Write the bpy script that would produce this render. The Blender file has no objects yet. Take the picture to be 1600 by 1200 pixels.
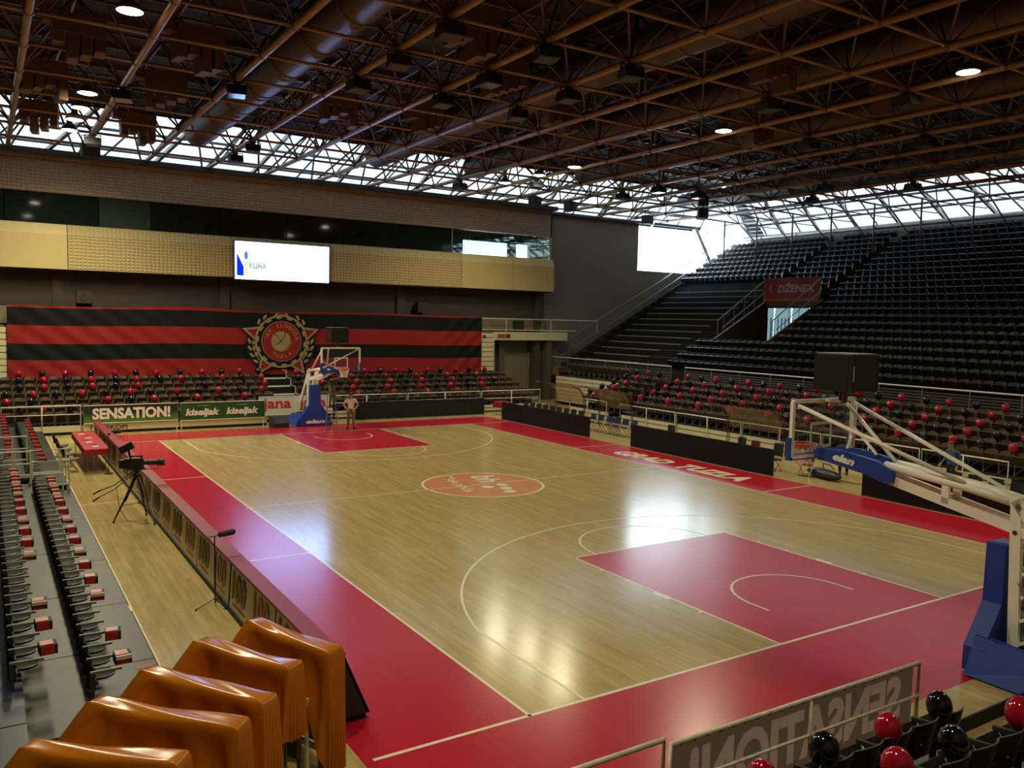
import bpy, bmesh, math, random
from mathutils import Vector, Matrix, Euler
random.seed(7)
PI = math.pi
S = bpy.context.scene
C = S.collection

# ------------------------------------------------------------------ camera
CAM = Vector((-6.1752, -9.0239, 5.3360))
YAW, PITCH, ROLL, FPX = 0.568654, 0.0755659, 0.0222852, 1295.88
def cam_axes():
    f = Vector((math.sin(YAW)*math.cos(PITCH), math.cos(YAW)*math.cos(PITCH), -math.sin(PITCH)))
    rt = Vector((math.cos(YAW), -math.sin(YAW), 0)); up = rt.cross(f)
    r2 = rt*math.cos(ROLL) + up*math.sin(ROLL)
    u2 = -rt*math.sin(ROLL) + up*math.cos(ROLL)
    return r2, u2, f
cd = bpy.data.cameras.new('camera'); cam = bpy.data.objects.new('camera', cd); C.objects.link(cam)
r_, u_, f_ = cam_axes()
cam.matrix_world = Matrix(((r_.x, u_.x, -f_.x, CAM.x), (r_.y, u_.y, -f_.y, CAM.y), (r_.z, u_.z, -f_.z, CAM.z), (0, 0, 0, 1)))
cd.sensor_fit = 'HORIZONTAL'; cd.sensor_width = 36.0; cd.lens = FPX*36.0/1600.0
cd.clip_start = 0.05; cd.clip_end = 400
S.camera = cam

# ------------------------------------------------------------------ world: overcast sky
W = bpy.data.worlds.new('overcast_sky'); S.world = W; W.use_nodes = True
bg = W.node_tree.nodes['Background']
bg.inputs[0].default_value = (0.84, 0.93, 1.0, 1); bg.inputs[1].default_value = 12.0
S.view_settings.view_transform = 'Standard'; S.view_settings.look = 'None'
S.view_settings.gamma = 1.0; S.view_settings.exposure = 0.0
S.view_settings.use_curve_mapping = False
try:
    S.cycles.max_bounces = 7; S.cycles.diffuse_bounces = 3; S.cycles.glossy_bounces = 3
    S.cycles.transparent_max_bounces = 16; S.cycles.transmission_bounces = 4
    S.cycles.sample_clamp_indirect = 25.0
    S.cycles.caustics_reflective = False; S.cycles.caustics_refractive = False
    S.cycles.use_denoising = True
except Exception:
    pass
LAMP_W = 1950.0

# ------------------------------------------------------------------ materials
MATS = {}
def mat(name, col, rough=0.5, metal=0.0, noise=0.0, nscale=4.0, spec=0.5, emit=None, estr=0.0, bump=0.0, coat=0.0):
    if name in MATS: return MATS[name]
    m = bpy.data.materials.new(name); m.use_nodes = True
    nt = m.node_tree; b = nt.nodes['Principled BSDF']
    b.inputs['Base Color'].default_value = (*col, 1); b.inputs['Roughness'].default_value = rough
    b.inputs['Metallic'].default_value = metal; b.inputs['Specular IOR Level'].default_value = spec
    if coat: b.inputs['Coat Weight'].default_value = coat
    if emit:
        b.inputs['Emission Color'].default_value = (*emit, 1); b.inputs['Emission Strength'].default_value = estr
    if noise or bump:
        tc = nt.nodes.new('ShaderNodeTexCoord'); n = nt.nodes.new('ShaderNodeTexNoise')
        n.inputs['Scale'].default_value = nscale; n.inputs['Detail'].default_value = 4
        nt.links.new(tc.outputs['Object'], n.inputs['Vector'])
        if noise:
            mx = nt.nodes.new('ShaderNodeMixRGB'); mx.blend_type = 'MIX'
            mx.inputs[1].default_value = (*[c*(1-noise) for c in col], 1)
            mx.inputs[2].default_value = (*[min(1, c*(1+noise)) for c in col], 1)
            nt.links.new(n.outputs['Fac'], mx.inputs[0]); nt.links.new(mx.outputs[0], b.inputs['Base Color'])
        if bump:
            bp = nt.nodes.new('ShaderNodeBump'); bp.inputs['Strength'].default_value = bump
            bp.inputs['Distance'].default_value = 0.02
            nt.links.new(n.outputs['Fac'], bp.inputs['Height']); nt.links.new(bp.outputs[0], b.inputs['Normal'])
    MATS[name] = m; return m

def mat_wood_floor():
    m = bpy.data.materials.new('parquet'); m.use_nodes = True; nt = m.node_tree; b = nt.nodes['Principled BSDF']
    tc = nt.nodes.new('ShaderNodeTexCoord')
    mp = nt.nodes.new('ShaderNodeMapping'); mp.inputs['Rotation'].default_value = (0, 0, PI/2)
    nt.links.new(tc.outputs['Object'], mp.inputs['Vector'])
    br = nt.nodes.new('ShaderNodeTexBrick'); br.offset = 0.37; br.inputs['Scale'].default_value = 1.0
    br.inputs['Brick Width'].default_value = 1.9; br.inputs['Row Height'].default_value = 0.13
    br.inputs['Mortar Size'].default_value = 0.003; br.inputs['Mortar Smooth'].default_value = 0.5
    br.inputs['Color1'].default_value = (0.57, 0.43, 0.18, 1); br.inputs['Color2'].default_value = (0.47, 0.35, 0.14, 1)
    br.inputs['Mortar'].default_value = (0.33, 0.21, 0.085, 1)
    nt.links.new(mp.outputs[0], br.inputs['Vector'])
    mp2 = nt.nodes.new('ShaderNodeMapping'); mp2.inputs['Scale'].default_value = (7, 0.6, 1)
    nt.links.new(tc.outputs['Object'], mp2.inputs['Vector'])
    n = nt.nodes.new('ShaderNodeTexNoise'); n.inputs['Scale'].default_value = 1.6; n.inputs['Detail'].default_value = 6
    nt.links.new(mp2.outputs[0], n.inputs['Vector'])
    mx = nt.nodes.new('ShaderNodeMixRGB'); mx.blend_type = 'MULTIPLY'; mx.inputs[0].default_value = 0.55
    cr = nt.nodes.new('ShaderNodeValToRGB'); cr.color_ramp.elements[0].position = 0.3; cr.color_ramp.elements[0].color = (0.62, 0.58, 0.5, 1)
    cr.color_ramp.elements[1].position = 0.72; cr.color_ramp.elements[1].color = (1, 1, 1, 1)
    nt.links.new(n.outputs['Fac'], cr.inputs[0]); nt.links.new(br.outputs['Color'], mx.inputs[1]); nt.links.new(cr.outputs[0], mx.inputs[2])
    nt.links.new(mx.outputs[0], b.inputs['Base Color'])
    n2 = nt.nodes.new('ShaderNodeTexNoise'); n2.inputs['Scale'].default_value = 0.7; n2.inputs['Detail'].default_value = 3
    nt.links.new(tc.outputs['Object'], n2.inputs['Vector'])
    mr = nt.nodes.new('ShaderNodeMapRange'); mr.inputs[3].default_value = 0.14; mr.inputs[4].default_value = 0.21
    nt.links.new(n2.outputs['Fac'], mr.inputs[0]); nt.links.new(mr.outputs[0], b.inputs['Roughness'])
    b.inputs['Specular IOR Level'].default_value = 0.5
    MATS['parquet'] = m; return m

def mat_paint(name, col, rough=0.235):
    m = bpy.data.materials.new(name); m.use_nodes = True; nt = m.node_tree; b = nt.nodes['Principled BSDF']
    tc = nt.nodes.new('ShaderNodeTexCoord')
    mp2 = nt.nodes.new('ShaderNodeMapping'); mp2.inputs['Scale'].default_value = (6, 0.5, 1)
    nt.links.new(tc.outputs['Object'], mp2.inputs['Vector'])
    n = nt.nodes.new('ShaderNodeTexNoise'); n.inputs['Scale'].default_value = 1.5; n.inputs['Detail'].default_value = 5
    nt.links.new(mp2.outputs[0], n.inputs['Vector'])
    mx = nt.nodes.new('ShaderNodeMixRGB')
    mx.inputs[1].default_value = (*[c*0.86 for c in col], 1); mx.inputs[2].default_value = (*[min(1, c*1.12) for c in col], 1)
    nt.links.new(n.outputs['Fac'], mx.inputs[0]); nt.links.new(mx.outputs[0], b.inputs['Base Color'])
    b.inputs['Roughness'].default_value = rough; b.inputs['Specular IOR Level'].default_value = 0.36
    MATS[name] = m; return m

def mat_glass(name, tint, refl=0.12, rough=0.03, diffuse=0.0, dcol=(0.8, 0.9, 0.95)):
    m = bpy.data.materials.new(name); m.use_nodes = True; nt = m.node_tree
    nt.nodes.remove(nt.nodes['Principled BSDF']); out = nt.nodes['Material Output']
    t = nt.nodes.new('ShaderNodeBsdfTransparent'); t.inputs[0].default_value = (*tint, 1)
    g = nt.nodes.new('ShaderNodeBsdfGlossy'); g.inputs['Roughness'].default_value = rough; g.inputs[0].default_value = (0.9, 0.95, 0.95, 1)
    mx = nt.nodes.new('ShaderNodeMixShader'); mx.inputs[0].default_value = refl
    src = t.outputs[0]
    if diffuse:
        tr = nt.nodes.new('ShaderNodeBsdfTranslucent'); tr.inputs[0].default_value = (*dcol, 1)
        m2 = nt.nodes.new('ShaderNodeMixShader'); m2.inputs[0].default_value = diffuse
        nt.links.new(t.outputs[0], m2.inputs[1]); nt.links.new(tr.outputs[0], m2.inputs[2]); src = m2.outputs[0]
    nt.links.new(src, mx.inputs[1]); nt.links.new(g.outputs[0], mx.inputs[2]); nt.links.new(mx.outputs[0], out.inputs[0])
    MATS[name] = m; return m

def mat_ribbed(name, col, axis=0, scale=12.0, rough=0.6, depth=0.5, noise=0.12, bdist=0.03, metal=0.0):
    """vertical or horizontal corrugation given as fine relief"""
    m = bpy.data.materials.new(name); m.use_nodes = True; nt = m.node_tree; b = nt.nodes['Principled BSDF']
    tc = nt.nodes.new('ShaderNodeTexCoord'); w = nt.nodes.new('ShaderNodeTexWave')
    w.bands_direction = 'XYZ'[axis]; w.inputs['Scale'].default_value = scale; w.inputs['Distortion'].default_value = 0
    nt.links.new(tc.outputs['Object'], w.inputs['Vector'])
    bp = nt.nodes.new('ShaderNodeBump'); bp.inputs['Strength'].default_value = depth; bp.inputs['Distance'].default_value = bdist
    nt.links.new(w.outputs['Fac'], bp.inputs['Height']); nt.links.new(bp.outputs[0], b.inputs['Normal'])
    n = nt.nodes.new('ShaderNodeTexNoise'); n.inputs['Scale'].default_value = 0.8; n.inputs['Detail'].default_value = 5
    nt.links.new(tc.outputs['Object'], n.inputs['Vector'])
    mx = nt.nodes.new('ShaderNodeMixRGB')
    mx.inputs[1].default_value = (*[c*(1-noise) for c in col], 1); mx.inputs[2].default_value = (*[min(1, c*(1+noise)) for c in col], 1)
    nt.links.new(n.outputs['Fac'], mx.inputs[0]); nt.links.new(mx.outputs[0], b.inputs['Base Color'])
    b.inputs['Roughness'].default_value = rough; b.inputs['Metallic'].default_value = metal
    MATS[name] = m; return m

def mat_woven(name, col):
    """woven wall covering: two crossed waves as relief"""
    m = bpy.data.materials.new(name); m.use_nodes = True; nt = m.node_tree; b = nt.nodes['Principled BSDF']
    tc = nt.nodes.new('ShaderNodeTexCoord')
    w1 = nt.nodes.new('ShaderNodeTexWave'); w1.bands_direction = 'X'; w1.inputs['Scale'].default_value = 1.6; w1.inputs['Distortion'].default_value = 1.5
    w2 = nt.nodes.new('ShaderNodeTexWave'); w2.bands_direction = 'Z'; w2.inputs['Scale'].default_value = 2.0; w2.inputs['Distortion'].default_value = 2.2; w2.inputs['Detail Scale'].default_value = 0.4
    for w in (w1, w2): nt.links.new(tc.outputs['Object'], w.inputs['Vector'])
    mt = nt.nodes.new('ShaderNodeMath'); mt.operation = 'MULTIPLY'
    nt.links.new(w1.outputs['Fac'], mt.inputs[0]); nt.links.new(w2.outputs['Fac'], mt.inputs[1])
    bp = nt.nodes.new('ShaderNodeBump'); bp.inputs['Strength'].default_value = 0.7; bp.inputs['Distance'].default_value = 0.06
    nt.links.new(mt.outputs[0], bp.inputs['Height']); nt.links.new(bp.outputs[0], b.inputs['Normal'])
    mx = nt.nodes.new('ShaderNodeMixRGB'); mx.inputs[1].default_value = (*[c*0.85 for c in col], 1); mx.inputs[2].default_value = (*[min(1, c*1.1) for c in col], 1)
    nt.links.new(mt.outputs[0], mx.inputs[0]); nt.links.new(mx.outputs[0], b.inputs['Base Color'])
    b.inputs['Roughness'].default_value = 0.55
    MATS[name] = m; return m

PARQ = mat_wood_floor()
RED = mat_paint('red_floor_paint', (0.46, 0.012, 0.03))
LINE = mat_paint('line_paint', (0.80, 0.72, 0.55))
SALMON = mat_paint('salmon_floor_paint', (0.62, 0.25, 0.11))
CREAM = mat('cream_paint', (0.62, 0.57, 0.36), 0.5, noise=0.08)
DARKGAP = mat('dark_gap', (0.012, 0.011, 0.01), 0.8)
GOLD = mat('gold_panel', (0.52, 0.40, 0.17), 0.5, noise=0.06, nscale=2)
WOVEN = mat_woven('woven_gold_panel', (0.47, 0.36, 0.16))
BROWNW = mat_woven('woven_brown_panel', (0.37, 0.28, 0.19))
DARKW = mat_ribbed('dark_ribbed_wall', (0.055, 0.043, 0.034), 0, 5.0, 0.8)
GREYW = mat_ribbed('grey_ribbed_wall', (0.20, 0.165, 0.135), 0, 5.0, 0.8)
ROOF = mat_ribbed('roof_deck', (0.028, 0.02, 0.015), 0, 4.0, 0.7)
TAN = mat('tan_steel', (0.33, 0.19, 0.095), 0.38, noise=0.12, nscale=3)
TAND = mat('brown_steel', (0.13, 0.075, 0.045), 0.42, noise=0.12, nscale=3)
WHITEM = mat('white_tube', (0.72, 0.70, 0.62), 0.35, noise=0.05)
GREYM = mat('grey_steel', (0.30, 0.29, 0.26), 0.35, 0.6, noise=0.1)
CHROME = mat('bright_metal', (0.6, 0.6, 0.6), 0.2, 0.9)
BLACK = mat('black_plastic', (0.012, 0.012, 0.012), 0.4)
BLACKM = mat('black_matt', (0.016, 0.016, 0.017), 0.7, noise=0.1)
CHARC = mat('charcoal', (0.03, 0.03, 0.032), 0.6)
BROWNS = mat('brown_seat_plastic', (0.075, 0.045, 0.022), 0.45, noise=0.15, nscale=6)
DARKS = mat('dark_seat_plastic', (0.008, 0.0075, 0.009), 0.36, spec=0.3, noise=0.15, nscale=5)
CONC = mat('dark_concrete', (0.014, 0.0125, 0.0115), 0.8, spec=0.25, noise=0.25, nscale=2)
PLAT = mat('worn_grey_platform', (0.030, 0.029, 0.022), 0.45, noise=0.75, nscale=2.6, bump=0.2, spec=0.35)
EDGE = mat('pale_step_edge', (0.26, 0.27, 0.28), 0.5)
BALR = mat('red_balloon_latex', (0.34, 0.007, 0.022), 0.09, coat=0.4)
BALB = mat('black_balloon_latex', (0.006, 0.006, 0.008), 0.07, coat=0.4)
BLUEP = mat('blue_vinyl', (0.016, 0.05, 0.30), 0.5, spec=0.35, noise=0.1)
REDC = mat('red_cloth', (0.36, 0.010, 0.022), 0.6, noise=0.12)
MAROON = mat('maroon_plastic', (0.14, 0.012, 0.02), 0.45)
REDP = mat('red_plastic', (0.42, 0.02, 0.025), 0.4)
REDB = mat('banner_red', (0.27, 0.016, 0.016), 0.7, spec=0.2, noise=0.1)
BLKB = mat('banner_black', (0.008, 0.010, 0.011), 0.7, spec=0.15, noise=0.1)
OLIVE = mat('crest_gold', (0.30, 0.24, 0.10), 0.6, noise=0.1)
ORANGE = mat('orange_tarp', (0.47, 0.145, 0.006), 0.2, noise=0.12, nscale=3, bump=0.1)
GREENB = mat('green_print', (0.018, 0.075, 0.028), 0.45, noise=0.5, nscale=1.2)
WHITEP = mat('white_print', (0.80, 0.79, 0.72), 0.5)
WHITEB = mat('white_banner', (0.66, 0.63, 0.52), 0.6, noise=0.04)
REDT = mat('red_print', (0.52, 0.02, 0.04), 0.5)
BLACKT = mat('black_print', (0.012, 0.012, 0.012), 0.5)
ORRIM = mat('orange_rim', (0.72, 0.13, 0.03), 0.4)
NETW = mat('white_net', (0.75, 0.72, 0.62), 0.7)
NAVY = mat('navy_seat', (0.012, 0.025, 0.075), 0.45)
GLASS = mat_glass('sky_glazing', (0.90, 0.95, 0.98), 0.05, 0.05)
DULLG = mat_glass('dimmed_glazing', (0.12, 0.132, 0.14), 0.05, 0.1)  # tint darkened to hold back daylight and its reflection on the floor
POLYC = mat_glass('pale_blue_glazing', (0.10, 0.116, 0.122), 0.05, 0.1, 0.02)
BOXGL = mat_glass('green_tinted_glass', (0.42, 0.58, 0.52), 0.22, 0.02)
CLEAR = mat_glass('clear_board', (0.90, 0.92, 0.92), 0.05, 0.02)
AMBER = mat_glass('brown_acrylic', (0.72, 0.55, 0.42), 0.10, 0.1, 0.14, (0.42, 0.27, 0.17))
DUCT = mat_ribbed('brown_spiral_duct', (0.10, 0.065, 0.036), 1, 6.0, 0.42, 0.5, 0.15, 0.02, 0.2)
DUCTS = mat_ribbed('silver_spiral_duct', (0.36, 0.35, 0.34), 1, 6.0, 0.38, 0.5, 0.15, 0.02, 0.5)
PLYW = mat('brown_plywood', (0.14, 0.07, 0.032), 0.55, noise=0.3, nscale=2)
SKIN = mat('skin', (0.52, 0.28, 0.18), 0.55)

# ------------------------------------------------------------------ mesh helpers
class MB:
    def __init__(s): s.v = []; s.f = []; s.mi = []; s.m = 0
    def face(s, idx): s.f.append(tuple(idx)); s.mi.append(s.m)
    def add(s, vs, fs):
        o = len(s.v); s.v += [tuple(v) for v in vs]
        for f in fs: s.face([i+o for i in f])
    def box(s, c, d, rz=0.0, M=None):
        x, y, z = [a/2 for a in d]
        vs = [Vector((sx*x, sy*y, sz*z)) for sx in (-1, 1) for sy in (-1, 1) for sz in (-1, 1)]
        if M is None: M = Matrix.Rotation(rz, 3, 'Z')
        c = Vector(c); vs = [M @ v + c for v in vs]
        s.add(vs, [(0, 1, 3, 2), (4, 6, 7, 5), (0, 4, 5, 1), (2, 3, 7, 6), (0, 2, 6, 4), (1, 5, 7, 3)])
    def boxp(s, a, b):
        s.box([(a[i]+b[i])/2 for i in range(3)], [abs(a[i]-b[i]) for i in range(3)])
    def bar(s, p, q, w, h, up=(0, 0, 1)):
        """rectangular bar from p to q, w across, h along up"""
        p = Vector(p); q = Vector(q); d = (q-p).normalized(); up = Vector(up)
        sd = d.cross(up)
        if sd.length < 1e-4: up = Vector((0, 1, 0)); sd = d.cross(up)
        sd.normalize(); u = sd.cross(d).normalized()
        vs = [e + sd*(a*w/2) + u*(b*h/2) for e in (p, q) for a, b in ((-1, -1), (1, -1), (1, 1), (-1, 1))]
        s.add(vs, [(0, 1, 2, 3), (7, 6, 5, 4), (0, 4, 5, 1), (1, 5, 6, 2), (2, 6, 7, 3), (3, 7, 4, 0)])
    def tube(s, pts, r, n=8, cap=True, closed=False):
        pts = [Vector(p) for p in pts]; rs = r if isinstance(r, (list, tuple)) else [r]*len(pts)
        o = len(s.v); k = len(pts); ref = None
        for i, p in enumerate(pts):
            if closed: d = (pts[(i+1) % k]-pts[i-1]).normalized()
            else: d = (pts[min(i+1, k-1)]-pts[max(i-1, 0)]).normalized()
            if ref is None:
                ref = Vector((0, 0, 1)) if abs(d.z) < 0.9 else Vector((1, 0, 0))
            a = d.cross(ref)
            if a.length < 1e-4: a = d.cross(Vector((0, 1, 0)))
            a.normalize(); b = d.cross(a).normalized(); ref = a.cross(d)
            for j in range(n):
                t = 2*PI*j/n
                s.v.append(tuple(p + a*(math.cos(t)*rs[i]) + b*(math.sin(t)*rs[i])))
        for i in range(k if closed else k-1):
            i2 = (i+1) % k
            for j in range(n):
                j2 = (j+1) % n
                s.face((o+i*n+j, o+i*n+j2, o+i2*n+j2, o+i2*n+j))
        if cap and not closed:
            s.face([o+j for j in range(n)][::-1]); s.face([o+(k-1)*n+j for j in range(n)])
    def ell(s, c, r, nu=10, nv=7, M=None):
        c = Vector(c); rx, ry, rz = r if isinstance(r, (list, tuple)) else (r, r, r)
        M = M or Matrix.Identity(3); vs = [M @ Vector((0, 0, rz)) + c]
        for i in range(1, nv):
            a = PI*i/nv
            for j in range(nu):
                b = 2*PI*j/nu
                vs.append(M @ Vector((rx*math.sin(a)*math.cos(b), ry*math.sin(a)*math.sin(b), rz*math.cos(a))) + c)
        vs.append(M @ Vector((0, 0, -rz)) + c); fs = []
        for j in range(nu): fs.append((0, 1+j, 1+(j+1) % nu))
        for i in range(nv-2):
            for j in range(nu):
                j2 = (j+1) % nu
                fs.append((1+i*nu+j, 1+(i+1)*nu+j, 1+(i+1)*nu+j2, 1+i*nu+j2))
        L = len(vs)-1; b = 1+(nv-2)*nu
        for j in range(nu): fs.append((L, b+(j+1) % nu, b+j))
        s.add(vs, fs)
    def lathe(s, prof, c=(0, 0, 0), n=16, cap=True):
        c = Vector(c); o = len(s.v)
        for r, z in prof:
            for j in range(n):
                t = 2*PI*j/n; s.v.append((c.x+r*math.cos(t), c.y+r*math.sin(t), c.z+z))
        for i in range(len(prof)-1):
            for j in range(n):
                j2 = (j+1) % n; s.face((o+i*n+j, o+i*n+j2, o+(i+1)*n+j2, o+(i+1)*n+j))
        if cap:
            s.face([o+j for j in range(n)][::-1]); s.face([o+(len(prof)-1)*n+j for j in range(n)])
    def prism(s, poly, fn, d0, d1):
        """extrude polygon (list of 2D) through fn(u, v, depth)"""
        n = len(poly); vs = [fn(u, v, d0) for u, v in poly] + [fn(u, v, d1) for u, v in poly]
        s.add(vs, [tuple(range(n))[::-1], tuple(range(n, 2*n))] + [(i, (i+1) % n, n+(i+1) % n, n+i) for i in range(n)])
    def grid(s, fn, nu, nv):
        o = len(s.v)
        for i in range(nu+1):
            for j in range(nv+1): s.v.append(tuple(fn(i/nu, j/nv)))
        for i in range(nu):
            for j in range(nv):
                a = o+i*(nv+1)+j; s.face((a, a+nv+1, a+nv+2, a+1))
    def mesh(s, name, mats, smooth=False, fixn=True):
        me = bpy.data.meshes.new(name); me.from_pydata(s.v, [], s.f)
        for m in (mats if isinstance(mats, (list, tuple)) else [mats]): me.materials.append(m)
        me.polygons.foreach_set('material_index', s.mi)
        if fixn:
            bm = bmesh.new(); bm.from_mesh(me); bmesh.ops.recalc_face_normals(bm, faces=bm.faces); bm.to_mesh(me); bm.free()
        if smooth: me.polygons.foreach_set('use_smooth', [True]*len(me.polygons))
        me.update(); return me
    def build(s, name, mats, parent=None, loc=None, rz=0.0, smooth=False, fixn=True):
        o = bpy.data.objects.new(name, s.mesh(name, mats, smooth, fixn)); C.objects.link(o)
        if parent: o.parent = parent
        if loc: o.location = loc
        if rz: o.rotation_euler = (0, 0, rz)
        return o

def link_mesh(name, me, parent=None, loc=(0, 0, 0), rot=(0, 0, 0), scale=(1, 1, 1)):
    o = bpy.data.objects.new(name, me); C.objects.link(o); o.parent = parent
    o.location = loc; o.rotation_euler = rot; o.scale = scale; return o
def tag(o, label=None, cat=None, group=None, kind=None):
    if label: o['label'] = label
    if cat: o['category'] = cat
    if group: o['group'] = group
    if kind: o['kind'] = kind
    return o
def empty(name, loc=(0, 0, 0), rz=0.0, label=None, cat=None, group=None, kind=None):
    o = bpy.data.objects.new(name, None); C.objects.link(o); o.location = loc; o.rotation_euler = (0, 0, rz)
    o.empty_display_size = 0.2
    return tag(o, label, cat, group, kind)
KIDS = {}
def copy_tree(o, parent=None):
    c = o.copy(); C.objects.link(c)
    if parent is not None: c.parent = parent
    for ch in list(o.children): copy_tree(ch, c)
    return c
def structure(o): o['kind'] = 'structure'; return o
def shade(o, yes=True):
    o.data.polygons.foreach_set('use_smooth', [yes]*len(o.data.polygons)); return o

ORD = ['zeroth', 'first', 'second', 'third', 'fourth', 'fifth', 'sixth', 'seventh', 'eighth', 'ninth', 'tenth', 'eleventh', 'twelfth',
       'thirteenth', 'fourteenth', 'fifteenth', 'sixteenth', 'seventeenth', 'eighteenth', 'nineteenth', 'twentieth']
TENS = {2: 'twenty', 3: 'thirty', 4: 'forty', 5: 'fifty', 6: 'sixty', 7: 'seventy'}
def nth(n):
    if n <= 20: return ORD[n]
    t, u = divmod(n, 10)
    if u == 0: return TENS[t][:-1] + 'ieth'
    return TENS[t] + '-' + ORD[u]

# text as flat-extruded mesh; returns mesh with width scaled
def text_mesh(txt, height, depth=0.002, width=None, shear=0.0, bold=0.0, align='LEFT', material=None, space=1.0):
    cu = bpy.data.curves.new('lettering', 'FONT'); cu.body = txt; cu.extrude = depth/2; cu.shear = shear
    cu.size = 1.0; cu.offset = bold; cu.space_character = space; cu.resolution_u = 3
    ob = bpy.data.objects.new('lettering', cu)
    me = bpy.data.meshes.new_from_object(ob)
    bpy.data.objects.remove(ob); bpy.data.curves.remove(cu)
    xs = [v.co.x for v in me.vertices]; ys = [v.co.y for v in me.vertices]
    x0, x1, y0, y1 = min(xs), max(xs), min(ys), max(ys)
    cap = y1-y0; k = height/cap; kx = (width/(x1-x0)) if width else k
    for v in me.vertices:
        v.co.x = (v.co.x-x0)*kx; v.co.y = (v.co.y-y0)*k
        if align == 'CENTER': v.co.x -= (x1-x0)*kx/2
    me.materials.clear(); me.materials.append(material or WHITEP); me.update()
    return me
def put_text(name, me, parent, origin, right, up, mirror=False):
    """place text mesh: x axis along right, y along up"""
    r = Vector(right).normalized(); u = Vector(up).normalized(); n = r.cross(u)
    o = bpy.data.objects.new(name, me); C.objects.link(o)
    M = Matrix(((r.x, u.x, n.x, origin[0]), (r.y, u.y, n.y, origin[1]), (r.z, u.z, n.z, origin[2]), (0, 0, 0, 1)))
    if mirror: M = M @ Matrix.Diagonal((-1, 1, 1, 1))
    o.parent = parent
    o.matrix_basis = M
    return o

# =================================================================== STRUCTURE
XL, XR, YN, YF = -29.0, 44.7, -10.6, 38.6      # walls
# ---- floor with court paint
fl = MB(); fl.add([(XL, YN, 0), (XR, YN, 0), (XR, YF+1, 0), (XL, YF+1, 0)], [(0, 1, 2, 3)])
floor = structure(fl.build('floor', PARQ))
BX0, BX1, BY0, BY1 = -2.43, 17.43, -2.45, 30.45
def flat(name, polys, m, z, parent=floor):
    b = MB()
    for p in polys: b.add([(x, y, z) for x, y in p], [tuple(range(len(p)))])
    return b.build(name, m, parent, fixn=False)
def rect(x0, y0, x1, y1): return [(x0, y0), (x1, y0), (x1, y1), (x0, y1)]
flat('painted_border', [rect(BX0, BY0, BX1, 0), rect(BX0, 28, BX1, BY1), rect(BX0, 0, 0, 28), rect(15, 0, BX1, 28)], RED, 0.0015)
flat('painted_key', [rect(5.05, 0, 9.95, 5.8)], RED, 0.0015)
flat('painted_key', [rect(5.05, 22.2, 9.95, 28)], RED, 0.0015)
LW = 0.05
def arc(cx, cy, r, a0, a1, n=48, w=LW):
    out = []
    for i in range(n):
        a = a0+(a1-a0)*i/n; b = a0+(a1-a0)*(i+1)/n
        out.append([(cx+(r-w/2)*math.cos(a), cy+(r-w/2)*math.sin(a)), (cx+(r+w/2)*math.cos(a), cy+(r+w/2)*math.sin(a)),
                    (cx+(r+w/2)*math.cos(b), cy+(r+w/2)*math.sin(b)), (cx+(r-w/2)*math.cos(b), cy+(r-w/2)*math.sin(b))])
    return out
ZL = 0.003
flat('sideline', [rect(-0.05, -0.05, 0, 28.05)], LINE, ZL); flat('sideline', [rect(15, -0.05, 15.05, 28.05)], LINE, ZL)
flat('baseline', [rect(-2.3, -0.06, 15, 0)], LINE, ZL); flat('baseline', [rect(15, -0.06, 17.3, 0)], LINE, ZL)
flat('baseline', [rect(-2.3, 28, 17.3, 28.05)], LINE, ZL)
flat('center_line', [rect(-0.15, 13.975, 15.15, 14.025)], LINE, 0.0045)
for yy in (8.93, 19.15):
    flat('throw_in_line', [rect(-2.2, yy-0.025, -0.05, yy+0.025)], LINE, ZL); flat('throw_in_line', [rect(15.05, yy-0.025, 17.4, yy+0.025)], LINE, ZL)
def half(sgn):
    Y = (lambda y: y) if sgn > 0 else (lambda y: 28-y)
    def R(x0, y0, x1, y1): return rect(x0, min(Y(y0), Y(y1)), x1, max(Y(y0), Y(y1)))
    L = [R(5.05, 0, 5.10, 5.8), R(9.90, 0, 9.95, 5.8), R(5.05, 5.75, 9.95, 5.8)]
    flat('key_line', L, LINE, ZL)
    q = [R(x, y, x+0.1, y+0.05) for x in (4.95, 9.95) for y in (1.75, 3.0, 3.85, 4.7)]
    q += [R(4.95, 2.6, 5.05, 3.0), R(9.95, 2.6, 10.05, 3.0)]
    flat('lane_mark', q, LINE, ZL)
    d = 1 if sgn > 0 else -1
    flat('free_throw_arc', arc(7.5, Y(5.8), 1.8, 0, d*PI), LINE, ZL)
    a = math.acos(6.6/6.75)
    flat('three_point_line', arc(7.5, Y(1.575), 6.725, d*a, d*(PI-a), 72) + [R(0.90, 0, 0.95, 2.99), R(14.05, 0, 14.10, 2.99)], LINE, ZL)
    flat('no_charge_arc', arc(7.5, Y(1.575), 1.275, 0, d*PI, 36) + [R(6.2, 1.2, 6.25, 1.575), R(8.75, 1.2, 8.80, 1.575)], LINE, ZL)
half(1); half(-1)
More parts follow.
